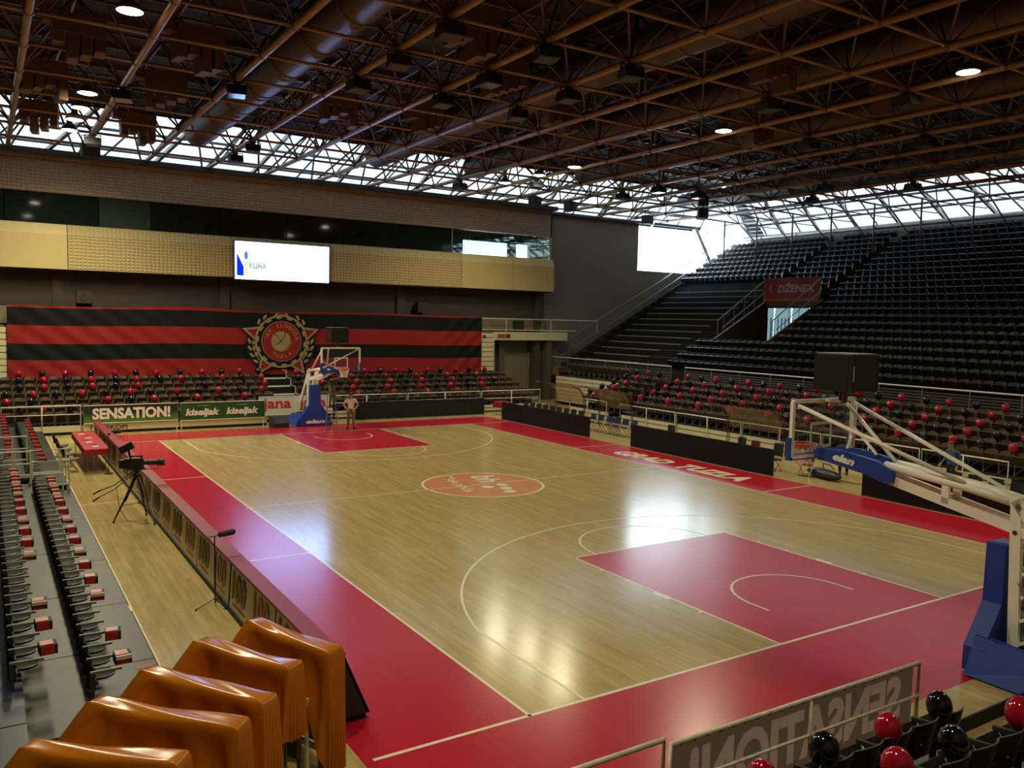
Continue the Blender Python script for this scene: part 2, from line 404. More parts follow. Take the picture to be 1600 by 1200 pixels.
# center logo: salmon disc, white ring, lettering reads towards -y
def disc(cx, cy, r, n=64): return [(cx+r*math.cos(2*PI*i/n), cy+r*math.sin(2*PI*i/n)) for i in range(n)]
flat('center_disc', [disc(7.5, 14, 1.97)], SALMON, 0.003)
flat('center_ring', arc(7.5, 14, 1.97, 0, 2*PI, 72, 0.09), LINE, 0.0045)
LOGOW = mat_paint('logo_white', (0.74, 0.72, 0.62))
put_text('floor_lettering', text_mesh('Moja priča', 0.5, 0.0005, 2.55, 0, 0.01, material=LINE), floor, (6.80, 15.72, 0.0055), (-0.2, -1, 0), (1, -0.2, 0))
put_text('floor_lettering', text_mesh('bh', 0.86, 0.0005, 1.12, 0.05, 0.025, material=LOGOW), floor, (7.78, 15.40, 0.0055), (-0.2, -1, 0), (1, -0.2, 0))
flat('logo_dot', [disc(x, y, 0.2, 24) for x, y in ((7.42, 13.55), (8.02, 13.64), (7.86, 13.14), (7.70, 12.66))], LOGOW, 0.0055)
put_text('floor_lettering', text_mesh('GRAD', 1.0, 0.0005, 3.05, 0.15, 0.055, material=LINE), floor, (15.62, 17.45, 0.003), (0, -1, 0), (1, 0, 0))
put_text('floor_lettering', text_mesh('TUZLA', 1.0, 0.0005, 3.3, 0.15, 0.055, material=LINE), floor, (15.64, 13.85, 0.003), (0, -1, 0), (1, 0, 0))
flat('hall_line', [rect(-4.0, 16.35, -2.55, 16.40)], LINE, ZL)

# ---- walls.  far wall
w = MB()
for a, b in (((XL, 0), (20.2, 12.35)), ((20.2, 0), (25.4, 9.5)), ((20.2, 10.55), (25.4, 12.35)), ((25.4, 0), (26.3, 12.35)), ((26.3, 0), (35.15, 12.8)), ((35.15, 0), (XR, 9.3))):
    w.boxp((a[0], YF, a[1]), (b[0], YF+0.3, b[1]))
wall_far = structure(w.build('wall_far', [GREYW]))
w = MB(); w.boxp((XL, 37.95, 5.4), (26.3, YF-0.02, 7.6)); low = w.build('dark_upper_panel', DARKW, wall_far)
for px_ in (-3.0, 5.0, 15.5, 25.7):
    w = MB(); w.boxp((px_-0.25, 37.75, 0), (px_+0.25, YF, 7.5)); w.build('pilaster', DARKW, wall_far)
w = MB(); w.boxp((XL, 37.93, 4.7), (26.3, YF-0.03, 5.55)); w.build('pale_panel', mat('pale_panel', (0.2, 0.17, 0.10), 0.6, noise=0.2), wall_far)
# wall top ledge with tray
w = MB(); w.boxp((XL, 36.7, 12.75), (26.4, YF+0.3, 13.0)); w.boxp((26.4, YF-0.25, 12.76), (41.4, YF+0.3, 12.95)); w.build('dark_ledge', CHARC, wall_far)
# press box on the far wall
BOXY = 37.0
def box_poly(x0, x1): return x0, x1
m_ = [(-1.0, WOVEN), ]
w = MB(); w.boxp((XL, BOXY, 11.0), (26.15, BOXY+0.2, 12.8)); w.build('upper_panel', BROWNW, wall_far)
w = MB(); w.boxp((XL, BOXY+0.2, 12.3), (26.15, YF, 12.6)); w.build('box_roof', CHARC, wall_far)
def lowpanel(x0, x1, mt):
    w = MB()
    prof = [(BOXY, 9.52), (BOXY-0.22, 9.02), (BOXY-0.22, 7.36), (BOXY+0.1, 7.36), (BOXY+0.1, 9.52)]
    w.prism(prof, lambda u, v, d: (d, u, v), x0, x1); return w.build('balcony_panel', mt, wall_far)
for a, b, mt in ((-16, -8.9, GOLD), (-8.9, -2.6, GOLD), (-2.6, 5.2, WOVEN), (5.2, 10.75, WOVEN), (10.75, 19.2, WOVEN), (19.2, 23.0, GOLD), (23.0, 26.3, GOLD)):
    lowpanel(a, b-0.03, mt)
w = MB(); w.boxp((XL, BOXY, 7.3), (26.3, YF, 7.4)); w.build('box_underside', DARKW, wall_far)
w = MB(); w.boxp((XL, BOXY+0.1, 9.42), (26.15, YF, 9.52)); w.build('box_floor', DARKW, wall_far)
w = MB(); w.boxp((26.1, BOXY, 7.3), (26.3, YF, 9.52)); w.boxp((26.05, BOXY, 9.5), (26.15, YF, 12.6)); w.build('box_side', GOLD, wall_far)
# the strip window of the box: each pane a part of its own
win = structure(empty('window_1'))
DARKGL = mat('dark_tinted_glass', (0.008, 0.014, 0.013), 0.05, spec=0.7)
xs = [-16, -11, -5.2, -1.2, 1.2, 4.6, 8.2, 11.5, 15.0, 18.6]
for a, b in zip(xs[:-1], xs[1:]):
    w = MB(); w.boxp((a+0.02, BOXY+0.06, 9.54), (b-0.02, BOXY+0.09, 10.98)); w.build('pane', DARKGL if a != -1.2 else mat('grey_tinted_glass', (0.03, 0.045, 0.04), 0.06, spec=0.7), win)
xs = [18.6, 19.9, 22.4, 24.2, 26.05]
for a, b in zip(xs[:-1], xs[1:]):
    w = MB(); w.boxp((a+0.02, BOXY+0.06, 9.54), (b-0.02, BOXY+0.08, 10.98)); w.build('pane', BOXGL, win)
for a in (18.6, 26.05):
    w = MB(); w.boxp((a-0.04, BOXY+0.02, 9.5), (a+0.04, BOXY+0.14, 11.0)); w.build('mullion', GREYM, win)
w = MB(); w.boxp((18.5, BOXY+0.1, 9.5), (18.62, YF, 12.3)); w.build('room_divider', mat('room_wall', (0.25, 0.3, 0.27), 0.7), wall_far)
w = MB(); w.boxp((18.62, YF-0.06, 10.55), (26.05, YF-0.01, 12.3)); w.boxp((25.4, YF-0.06, 9.5), (26.05, YF-0.01, 10.55)); w.boxp((18.62, YF-0.06, 9.5), (20.2, YF-0.01, 10.55))
w.boxp((23.6, YF-0.07, 9.5), (24.3, YF, 10.55)); w.build('room_back', MATS['room_wall'], wall_far)
w = MB(); w.boxp((18.62, BOXY+0.25, 12.0), (26.05, YF-0.06, 12.05)); w.build('room_ceiling', mat('room_ceiling', (0.4, 0.45, 0.42), 0.7), wall_far)

win3 = structure(empty('window_3'))
for a, b in ((20.2, 22.0), (22.0, 23.6), (24.3, 25.4)):
    w = MB(); w.boxp((a+0.03, YF+0.1, 9.5), (b-0.03, YF+0.13, 10.55)); w.build('pane', GLASS, win3)
# ---- big window at the far right corner
win2 = structure(empty('window_2'))
wx = [35.15, 36.95, 38.75, 40.55, 42.3, 44.7]
for a, b in zip(wx[:-1], wx[1:]):
    w = MB(); w.boxp((a+0.03, YF+0.1, 9.32), (b-0.03, YF+0.13, 10.9)); w.build('pane', GLASS, win2)
    w = MB(); w.boxp((a+0.03, YF+0.1, 10.94), (b-0.03, YF+0.13, 12.8)); w.build('pane', GLASS, win2)
    if a > 36:
        w = MB(); w.boxp((a-0.025, YF+0.08, 9.3), (a+0.025, YF+0.15, 12.76)); w.build('mullion', GREYM, win2)
w = MB(); w.boxp((35.15, YF+0.08, 9.28), (44.7, YF+0.15, 9.34)); w.build('transom', GREYM, win2)
w = MB(); w.bar((40.7, YF-0.1, 12.9), (42.9, YF-0.1, 9.6), 0.34, 0.3); w.build('brace', GREYM, win2)
# ---- right wall (behind the tribune), with the outside window seen through the vomitory
w = MB()
for a, b in (((YN, 0), (29.0, 12.2)), ((29.0, 0), (35.4, 3.6)), ((29.0, 8.4), (35.4, 12.2)), ((35.4, 0), (YF+0.3, 9.3)), ((35.4, 9.3), (36.4, 12.2))):
    w.boxp((XR, a[0], a[1]), (XR+0.3, b[0], b[1]))
structure(w.build('wall_right', GREYW))
win4 = structure(empty('window_4'))
for k in range(4):
    w = MB(); w.boxp((XR+0.1, 29.0+1.6*k+0.04, 3.62), (XR+0.13, 30.6+1.6*k-0.04, 8.38)); w.build('pane', mat_glass('teal_glass', (.15, .185, .19), .05) if k == 0 else MATS['teal_glass'], win4)
w = MB(); w.boxp((XL-0.3, YN, 0), (XL, YF+0.3, 12.4)); structure(w.build('wall_left', GREYW))
w = MB(); w.boxp((XL, YN-0.3, 0), (XR, YN, 12.4)); structure(w.build('wall_near', GREYW))
# ---- roof deck
w = MB()
RX0, RX1, RY0, RY1, RZ = -22.4, 38.2, -5.0, 33.2, 15.33
w.boxp((RX0-.5, RY0-.5, RZ), (RX1+.5, RY1+.5, RZ+0.3))
ceiling = structure(w.build('ceiling', ROOF))
k = 0
for y in range(-5, 33, 3):          # roof purlins
    w = MB(); w.boxp((RX0, y+0.9, RZ-0.18), (RX1, y+1.02, RZ)); w.build('purlin', TAND, ceiling)
# ---- sloping glazing round the roof, panes as parts
def slope_glazing(name, bot, top, n, rows, mt, dark=()):
    """bot/top: end points of the lower and upper edge"""
    root = structure(empty(name)); b0, b1 = Vector(bot[0]), Vector(bot[1]); t0, t1 = Vector(top[0]), Vector(top[1])
    nrm = (b1-b0).cross(t0-b0).normalized()
    def P(u, v): return (b0.lerp(b1, u)).lerp(t0.lerp(t1, u), v)
    for i in range(n):
        for j in range(rows):
            u0, u1, v0, v1 = i/n, (i+1)/n, j/rows, (j+1)/rows
            q = [P(u0, v0), P(u1, v0), P(u1, v1), P(u0, v1)]
            w = MB(); w.add(q, [(0, 1, 2, 3)]); w.build('pane', CHARC if i in dark else mt, root, fixn=False)
    for i in range(n+1):
        w = MB(); big = i % 2 == 0
        w.bar(P(i/n, 0), P(i/n, 1), 0.16 if big else 0.06, 0.2 if big else 0.08, nrm); w.build('mullion', GREYM if big else CHARC, root)
    for j in range(rows+1):
        w = MB(); w.bar(P(0, j/rows), P(1, j/rows), 0.07, 0.12, nrm); w.build('transom', CHARC, root)
    return root
def mix3(p, q, t): return tuple(p[i]+(q[i]-p[i])*t for i in range(3))
def slope(name, bot, top, n, rows, mt, frac):
    m0, m1 = mix3(bot[0], top[0], frac), mix3(bot[1], top[1], frac)
    if frac > 0: slope_glazing(name, bot, (m0, m1), n, rows, mt)
    w = MB(); w.add([m0, m1, top[1], top[0]], [(0, 1, 2, 3)]); w.build('sloping_deck', ROOF, ceiling, fixn=False)
slope('window_5', ((-29, 38.75, 12.7), (41.5, 38.75, 12.7)), ((-22.4, 33.2, 15.4), (38.2, 33.2, 15.4)), 28, 3, POLYC, 0.78)
slope('window_6', ((44.85, 36.4, 12.25), (44.85, -10.6, 12.25)), ((38.2, 33.2, 15.4), (38.2, -5, 15.4)), 30, 3, DULLG, 0.66)
slope('', ((-29, -10.6, 12.4), (-29, 38.6, 12.4)), ((-22.4, -5, 15.4), (-22.4, 33.2, 15.4)), 10, 1, POLYC, 0)  # unseen slope, closed without panes to cut the daylight from this side
slope('', ((44.85, -10.6, 12.4), (-29, -10.6, 12.4)), ((38.2, -5, 15.4), (-22.4, -5, 15.4)), 14, 1, POLYC, 0)  # also unseen, kept opaque so less daylight enters behind the camera
w = MB(); w.add([(38.2, 33.2, 15.4), (41.5, 38.75, 12.7), (44.85, 38.75, 12.35), (44.85, 36.4, 12.25)], [(0, 1, 2, 3)])
hip = structure(w.build('window_7', DULLG, fixn=False))
# dark louvred strip at the end of the right-hand glazing
lv = structure(empty('trim_1'))
for k in range(14):
    t0 = k/14; t1 = (k+0.72)/14
    a = Vector((38.3, 33.1, 15.3)).lerp(Vector((44.7, 36.3, 12.15)), t0); b = Vector((38.3, 33.1, 15.3)).lerp(Vector((44.7, 36.3, 12.15)), t1)
    a2 = a+Vector((0, -1.5*(0.4+0.6*t0), -0.02)); b2 = b+Vector((0, -1.5*(0.4+0.6*t1), -0.02))
    w = MB(); w.add([a, a2, b2, b, a+Vector((0, 0, -.05)), a2+Vector((0, 0, -.05)), b2+Vector((0, 0, -.05)), b+Vector((0, 0, -.05))],
                    [(0, 1, 2, 3), (7, 6, 5, 4), (0, 4, 5, 1), (1, 5, 6, 2), (2, 6, 7, 3), (3, 7, 4, 0)]); w.build('louver', CHARC, lv)
# corridor balcony below the press box and the passage in the far right corner
bal = structure(empty('balcony'))
w = MB(); w.boxp((20.9, 37.45, 4.08), (28.0, YF, 4.62)); w.build('slab', CREAM, bal)
w = MB(); w.boxp((XL, 37.5, 4.08), (20.9, YF, 4.62)); w.build('slab', CREAM, bal)
w = MB(); w.tube([(20.9, 37.5, 5.48), (30.6, 37.5, 5.48)], 0.03, 6); w.build('handrail', WHITEM, bal)
w = MB(); w.tube([(20.9, 37.5, 4.75), (28.8, 37.5, 4.75)], 0.03, 6); w.build('lower_rail', WHITEM, bal)
for x in (23.0, 26.6, 30.6):
    w = MB(); w.tube([(x, 37.5, 4.6), (x, 37.5, 5.48)], 0.025, 6); w.build('rail_post', WHITEM, bal)
dr = structure(empty('door_1'))
w = MB(); w.boxp((23.3, 38.3, 0), (26.4, 38.5, 3.2)); w.build('leaf', mat('passage_wall', (0.17, 0.15, 0.09), 0.6, noise=0.1), dr)
w = MB(); w.boxp((22.9, 38.1, 0), (23.3, 38.6, 4.08)); w.boxp((26.4, 37.6, 0), (26.8, 38.6, 4.08)); w.build('frame', mat('passage_frame', (0.10, 0.09, 0.06), 0.6), dr)

# =================================================================== ROOF SPACE FRAME
BZ, TZ = 13.0, 15.1
NX = [-11+3*i for i in range(17)]
NY = [-1.88+3.03*j for j in range(14)]
sf = empty('space_frame', (0, 0, 0), 0, 'brown steel tube space frame spanning the hall under the dark roof deck', 'roof truss')
for x in NX:
    w = MB(); w.tube([(x, NY[0]-2, BZ), (x, 37.9, BZ)], 0.105, 10); w.build('main_chord', TAN, sf, smooth=True)
w = MB(); w.tube([(0, 0, 0), (3, 0, 0)], 0.055, 8); cme = w.mesh('cross_chord', TAN, True)
for y in NY:
    for x in NX[:-1]: link_mesh('cross_chord', cme, sf, (x, y, BZ+0.02))
TX = [x+1.5 for x in NX if x+1.5 < 38.3]; TY = [y+1.515 for y in NY if y+1.515 < 33.6]
for x in TX:
    w = MB(); w.tube([(x, TY[0]-1, TZ), (x, TY[-1], TZ)], 0.05, 6); w.build('top_chord', TAND, sf, smooth=True)
for y in TY:
    w = MB(); w.tube([(TX[0]-1, y, TZ), (TX[-1], y, TZ)], 0.05, 6); w.build('top_chord', TAND, sf, smooth=True)
dm = {}
for sx in (-1, 1):
    for sy in (-1, 1):
        w = MB(); w.tube([(0, 0, 0), (1.5*sx, 1.515*sy, TZ-BZ)], 0.042, 6); dm[(sx, sy)] = w.mesh('diagonal', TAND, True)
todo = []
for x in NX:
    for y in NY:
        for (sx, sy), me in dm.items():
            if x+1.5*sx > TX[-1]+.1 or x+1.5*sx < TX[0]-.1 or y+1.515*sy > TY[-1]+.1 or y+1.515*sy < TY[0]-.1:
                continue
            d = Vector((x, y, BZ))-CAM; dep = d.dot(f_)
            if dep < 3: todo.append((1e6, x, y, sx, sy)); continue
            px_ = abs(d.dot(r_)/dep)*FPX; py_ = abs(d.dot(u_)/dep)*FPX
            todo.append((dep if (px_ < 850 and py_ < 640) else dep+500, x, y, sx, sy))
todo.sort()
for _, x, y, sx, sy in todo[:300]: link_mesh('diagonal', dm[(sx, sy)], sf, (x, y, BZ))
w = MB()
for _, x, y, sx, sy in todo[300:]: w.tube([(x, y, BZ), (x+1.5*sx, y+1.515*sy, TZ)], 0.042, 5)
tag(w.build('far_diagonals', TAND, sf, smooth=True), kind='stuff')
# edge struts down to the far wall and to the tribune wall
for x in NX:
    if x > 36: continue
    w = MB(); w.tube([(x+1.5, TY[-1], TZ), (x, 38.3, 12.95)], 0.055, 6); w.tube([(x+1.5, TY[-1], TZ), (x+3, 38.3, 12.95)], 0.055, 6); w.build('edge_strut', TAND, sf, smooth=True)
GALV = mat('galvanised_strut', (0.22, 0.21, 0.2), 0.4, 0.4)
for y in NY[1:]:
    if y > 35: continue
    w = MB(); w.tube([(37, y, BZ), (41.3, y, 12.9)], 0.06, 6); w.tube([(41.3, y, 12.9), (43.8, y, 11.2)], 0.05, 6)
    w.tube([(38.2, y+1.5, TZ), (41.3, y, 12.9)], 0.04, 6); w.tube([(38.2, y-1.5, TZ), (41.3, y, 12.9)], 0.04, 6)
    w.tube([(41.3, y, 12.9), (43.9, y+1.5, 12.6)], 0.035, 5); w.tube([(41.3, y, 12.9), (43.9, y-1.5, 12.6)], 0.035, 5)
    w.build('edge_strut', GALV, sf, smooth=True)
    w = MB(); w.tube([(39.8, y, 13.0), (39.8, y, 10.0)], 0.06, 6); w.build('edge_post', GALV, sf, smooth=True)
w = MB(); w.tube([(41.3, -2, 12.9), (41.3, 36, 12.9)], 0.07, 8); w.build('edge_beam', GALV, sf, smooth=True)
w = MB(); w.tube([(39.6, -2, 14.0), (39.6, 34.5, 14.0)], 0.06, 8); w.build('edge_beam', GALV, sf, smooth=True)
w = MB(); w.lathe([(0.0, -0.14), (0.13, -0.1), (0.16, 0.0), (0.13, 0.1), (0.0, 0.14)], n=8, cap=False); nme = w.mesh('node', TAND, True)
for x in NX:
    for y in NY:
        if y > -1 and x > -9: link_mesh('node', nme, sf, (x, y, BZ+0.02))

# catwalk-like dark purlins of the roof already there; ducts
def duct(x, y0, y1, z, r, mt, label):
    o = empty('ventilation_duct', (x, y0, z), 0, label, 'duct', 'ventilation ducts in the roof')
    w = MB(); w.tube([(0, 0, 0), (0, y1-y0-r*0.6, 0)], r, 28, cap=False); w.build('duct_tube', mt, o, smooth=True)
    w = MB(); pr = [(r*math.cos(a*PI/12), r*0.6*math.sin(a*PI/12)) for a in range(0, 7)]
    w.lathe(pr, (0, 0, 0), 28, cap=False); e = w.build('end_cap', mt, o, smooth=True); e.rotation_euler = (-PI/2, 0, 0); e.location = (0, y1-y0-r*0.6, 0)
    for k in range(int((y1-y0)/3)):
        w = MB(); w.tube([(r*1.02*math.cos(t*2*PI/24), 0, r*1.02*math.sin(t*2*PI/24)) for t in range(24)], 0.025, 5, closed=True)
        b = w.build('hanger_band', TAND, o, smooth=True); b.location = (0, 1.5+3*k, 0)
    return o
duct(2.5, -4, 32.6, 13.75, 0.62, DUCT, 'brown round duct whose closed end shows against the pale glazing')
duct(11.6, -4, 33.0, 13.95, 0.66, DUCT, 'brown spiral duct above the middle of the court, second from the boards side')
duct(17.5, -4, 33.0, 14.0, 0.62, DUCT, 'brown spiral duct just beside the tribune-side lamp row, court side of it')
duct(23.8, -4, 31.0, 14.05, 0.55, DUCT, 'brown spiral duct between the lamp row and the tribune')
duct(34.8, 2, 34.0, 13.8, 0.50, DUCTS, 'silver duct running above the tribune beside the sloping glazing')
t = empty('tribune_pipe', (44.0, -8, 12.1), 0, 'silver pipe along the back wall above the topmost tribune seats', 'pipe')
w = MB(); w.tube([(0, 0, 0), (0, 44.4, 0)], 0.16, 12); w.build('pipe_run', DUCTS, t, smooth=True)
for k in range(14):
    w = MB(); w.tube([(0.165*math.cos(a*PI/6), 0, 0.165*math.sin(a*PI/6)) for a in range(12)], 0.02, 5, closed=True); b = w.build('pipe_band', GREYM, t); b.location = (0, 1+3.2*k, 0)

# ---- lamps
LENS = mat('lamp_lens', (1, 1, 1), 0.5, emit=(1.0, 0.93, 0.78), estr=16.0)
def lamp(x, y, label, power=1.0):
    o = empty('high_bay_lamp', (x, y, 12.95), 0, label, 'lamp', 'high bay lamps under the roof')
    w = MB(); w.lathe([(0.34, 0.0), (0.33, 0.06), (0.22, 0.2), (0.12, 0.27), (0.12, 0.42), (0.05, 0.45)], n=20); w.build('hood', GREYM, o, smooth=False)
    w = MB(); w.lathe([(0.0, -0.05), (0.18, -0.035), (0.315, 0.0)], n=20, cap=False); w.build('lens', LENS, o, smooth=True)
    w = MB(); w.tube([(0, 0, 0.44), (0, 0, 0.85)], 0.015, 6); w.build('hanger', BLACKM, o)
    ld = bpy.data.lights.new('lamp_light', 'SPOT'); ld.energy = LAMP_W*power; ld.color = (1.0, 0.90, 0.58); ld.spot_size = math.radians(165); ld.spot_blend = 0.7
    ld.shadow_soft_size = 0.5
    lo = bpy.data.objects.new('lamp_light', ld); C.objects.link(lo); lo.parent = o; lo.location = (0, 0, -0.12)
    return o
lamp(18.5, 5.0, 'lit lamp hanging alone below the frame on the tribune side, largest glow of its row', 1)
lamp(18.5, 14.6, 'lit lamp of the tribune-side row, second one counted from the near basket', 1)
lamp(18.55, 24.4, 'lit lamp of the tribune-side row, third one counted from the near basket', .6)
lamp(18.5, 27.4, 'lit lamp of the tribune-side row, fourth one counted from the near basket', .5)
lamp(18.4, 30.6, 'small lit lamp at the far end of the tribune-side row before the glazing', .7)
lamp(-2.85, 14.55, 'lit lamp above the perimeter boards, biggest glow at the top of the picture', 1)
lamp(-2.9, 24.1, 'lit lamp below the dark roof, just above three hung before the pale glazing', 1)
lamp(-2.9, 26.6, 'lit lamp seen against the pale glazing, topmost of three hung in a slanting row', 1)
lamp(-2.9, 28.9, 'lit lamp seen against the pale glazing, middle one of three in a slanting row', 1)
lamp(-2.9, 31.2, 'lit lamp seen against the pale glazing, lowest of three just above the wall ledge', 1)
for y in (-4.6, 4.8): lamp(-2.9, y, 'lit lamp of the boards-side row, %s from the near wall' % ('first' if y < 0 else 'second'))
lamp(18.5, -4.6, 'lit lamp of the tribune-side row, the one behind the near basket')

# ---- dark floodlights under the nodes
def make_flood():
    o = empty('floodlight', (0, 0, 0), 0, 'dark floodlight', 'floodlight', 'dark floodlights under the space frame')
    w = MB(); pr = [(-0.36, 0.0), (0.36, 0.0), (0.25, 0.30), (-0.25, 0.30)]
    w.prism(pr, lambda u, v, d: (d, u, v-0.42), -0.30, 0.30); w.build('housing', BLACKM, o)
    w = MB(); w.boxp((-0.26, -0.31, -0.435), (0.26, 0.31, -0.42)); w.build('front_glass', mat('unlit_lens', (0.10, 0.10, 0.10), 0.15), o)
    w = MB(); w.bar((-0.32, 0, -0.25), (-0.32, 0, 0.0), 0.03, 0.05); w.bar((0.32, 0, -0.25), (0.32, 0, 0.0), 0.03, 0.05); w.bar((-0.33, 0, 0), (0.33, 0, 0), 0.05, 0.03); w.build('bracket', CHARC, o)
    w = MB(); w.boxp((-0.1, -0.1, -0.12), (0.1, 0.1, 0.06)); w.build('ballast', CHARC, o)
    return o
fl0 = make_flood(); first = True
FL = [(4, 10.2), (4, 13.27), (4, 16.3), (7, 10.2), (7, 13.27), (7, 16.3), (10, 10.2), (10, 13.27), (10, 16.3), (19, 7.2), (16, 10.2), (4, 28.4), (4, 31.4), (16, 31.4), (-2, 31.4),
      (19, 28.4), (25, 25.4), (25, 28.4), (28, 25.4), (25, 10.2), (34, 22.4), (34, 16.3), (31, 19.3), (22, 13.3), (1, 19.3), (-2, 22.3)]
cnt = {}
for x, y in FL:
    o = fl0 if first else copy_tree(fl0); first = False
    o.location = (x, y, 12.9); o.rotation_euler = (0, 0, random.uniform(-0.3, 0.3))
    r = round((y+1.88)/3.03); c = round((x+11)/3)
    o['label'] = 'dark floodlight, %s main tube from the tribune, %s node from the far wall' % (nth(17-c), nth(14-r))

# ---- speakers hung on the frame
def hung_speaker(x, y, z, rz, label, mt=BLACKM):
    o = empty('hung_speaker', (x, y, z), rz, label, 'speaker')
    w = MB(); w.prism([(-0.4, 0), (0.4, 0), (0.28, 0.55), (-0.28, 0.55)], lambda u, v, d: (u, v-0.27, d), -0.28, 0.28); w.build('cabinet', mt, o)
    w = MB(); w.boxp((-0.36, -0.29, -0.25), (0.36, -0.275, 0.25)); w.build('grille', CHARC, o)
    w = MB(); w.tube([(-0.3, 0, 0.28), (-0.3, 0, 0.62), (0.3, 0, 0.62), (0.3, 0, 0.28)], 0.02, 6); w.build('bracket', CHARC, o)
hung_speaker(-1.9, 34.0, 12.7, 0.3, 'black loudspeaker tilted below the frame against the pale glazing over the press box')
hung_speaker(22.0, 33.0, 12.55, 0.5, 'black loudspeaker hung in front of the white glazing between press box and corner window')
hung_speaker(25.0, 33.5, 12.6, 0.4, 'black loudspeaker near the top of the grey corner wall, beside the bright glazing')
hung_speaker(30.0, 27.0, 11.95, 0.9, 'dark eight-sided speaker, lower of two stacked under the frame before the corner window', CHARC)
hung_speaker(30.0, 27.0, 12.65, 0.9, 'dark eight-sided speaker, upper of two stacked under the frame before the corner window', CHARC)
hung_speaker(31.5, 33.6, 12.3, 0.4, 'dark speaker hung close to the top of the big corner window', CHARC)

# ---- plywood baffles among the tubes
def baffle(x, y, z, rz, k, label):
    o = empty('plywood_baffle', (x, y, z), rz, label, 'baffle', 'plywood baffles in the space frame')
    w = MB(); w.boxp((-0.7, -0.4, 0.0), (0.7, 0.4, 0.55)); w.build('box', PLYW, o)
    for i in range(4):
        L = 0.35+0.18*((i*7+k) % 4)
        w = MB(); w.boxp((-0.69+i*0.36, -0.36, -L*.8), (-0.41+i*0.36, 0.36, 0.0)); w.build('finger', PLYW, o)
    w = MB(); w.boxp((-1.0, -0.3, 0.3), (-0.7, 0.3, 0.6)); w.build('side_block', PLYW, o)
BF = [(-4.0, 31.0, 'lowest one hanging down before the pale glazing'), (-0.3, 30.8, 'beside the closed end of the round duct'), (-4.2, 24.5, 'above the lit lamp at the far wall side'), (-0.4, 23.6, 'between the first round duct and the lamps'),
      (-3.6, 19.0, 'high up beside the boards-side lamp row'), (-0.5, 18.0, 'next to the big round duct, nearer the middle'), (5.5, 22.0, 'between first and second duct'), (8.5, 14.8, 'over the centre circle'),
      (8.6, 21.0, 'beyond the centre circle, court middle'), (13.0, 17.9, 'beside the second duct towards the tribune'), (14.6, 8.9, 'over the near key'), (20.5, 8.8, 'near the lamp above the near basket'), (20.5, 14.8, 'beside the second lamp of the tribune row'), (5.5, 11.8, 'above the near half of the boards')]
for k, (x, y, s) in enumerate(BF):
    baffle(x, y, 13.35, (k % 3-1)*0.15, k, 'brown plywood fingers baffle in the frame, '+s)

# =================================================================== STANDS
def seat_mb(back_h=0.40, w_=0.44, legs=True, thick=0.03):
    """tip-up seat facing -y, foot at origin"""
    b = MB()
    n = 4
    for sgn, off in ((1, 0.0), (-1, thick)):
        pts = []
        for i in range(n+1):
            u = i/n-0.5; cy = 0.10*(1-(2*u)**2)
            for z, lean in ((0.42, 0.0), (0.42+back_h*0.6, 0.05), (0.42+back_h-0.05*(2*u)**2, 0.09)):
                pts.append((u*w_, 0.12+cy*0.6+lean+off, z))
        fs = []
        for i in range(n):
            for j in range(2):
                a = i*3+j; q = (a, a+3, a+4, a+1); fs.append(q if sgn > 0 else q[::-1])
        b.add(pts, fs)
    k = 3*(n+1); o = len(b.v)-2*k
    for i in range(n): b.face((o+i*3+2, o+(i+1)*3+2, o+k+(i+1)*3+2, o+k+i*3+2))
    for i in (0, n): 
        for j in range(2): b.face((o+i*3+j, o+i*3+j+1, o+k+i*3+j+1, o+k+i*3+j))
    # pan tipped half up
    M = Matrix.Rotation(math.radians(-62), 3, 'X')
    b.box((0, 0.04, 0.55), (w_*0.92, 0.34, 0.05), 0, M)
    if legs:
        b.m = 1
        b.bar((-w_*0.5, 0.16, 0), (-w_*0.5, 0.18, 0.62), 0.03, 0.045); b.bar((-w_*0.5, 0.16, 0.03), (w_*0.5, 0.16, 0.44), 0.02, 0.02)
        b.m = 0
    return b
SEATLEG = mat('seat_leg', (0.22, 0.20, 0.16), 0.4, 0.3)
SEAT_BROWN = seat_mb().mesh('bleacher_chair', [BROWNS, SEATLEG], fixn=False)
SEAT_DARK = seat_mb(0.42, 0.45, False).mesh('tribune_chair', [DARKS, SEATLEG], fixn=False)

def balloon_mesh(m):
    b = MB(); n = 14; prof = [(0, 0.185)]
    for i in range(1, 10):
        a = PI*i/10; r = 0.150*math.sin(a); z = 0.18*math.cos(a)
        if a > PI/2: r *= 1-0.12*((a-PI/2)/(PI/2))**1.5; z *= 1.08
        prof.append((r, z))
    prof += [(0.03, -0.195), (0.012, -0.205), (0.026, -0.235), (0.0, -0.23)]
    b.lathe(prof, (0, 0, 0), n, cap=False); return b.mesh('balloon', m, True)
BAL = {'red': balloon_mesh(BALR), 'black': balloon_mesh(BALB)}
KNOT = {}
def balloon(c, loc, label, group, big=False):
    o = link_mesh('balloon', BAL[c], None, loc, (random.uniform(-.25, .25), random.uniform(-.25, .25), random.uniform(0, 6)), [random.uniform(0.92, 1.06)]*3)
    tag(o, label, 'balloon', group); return o

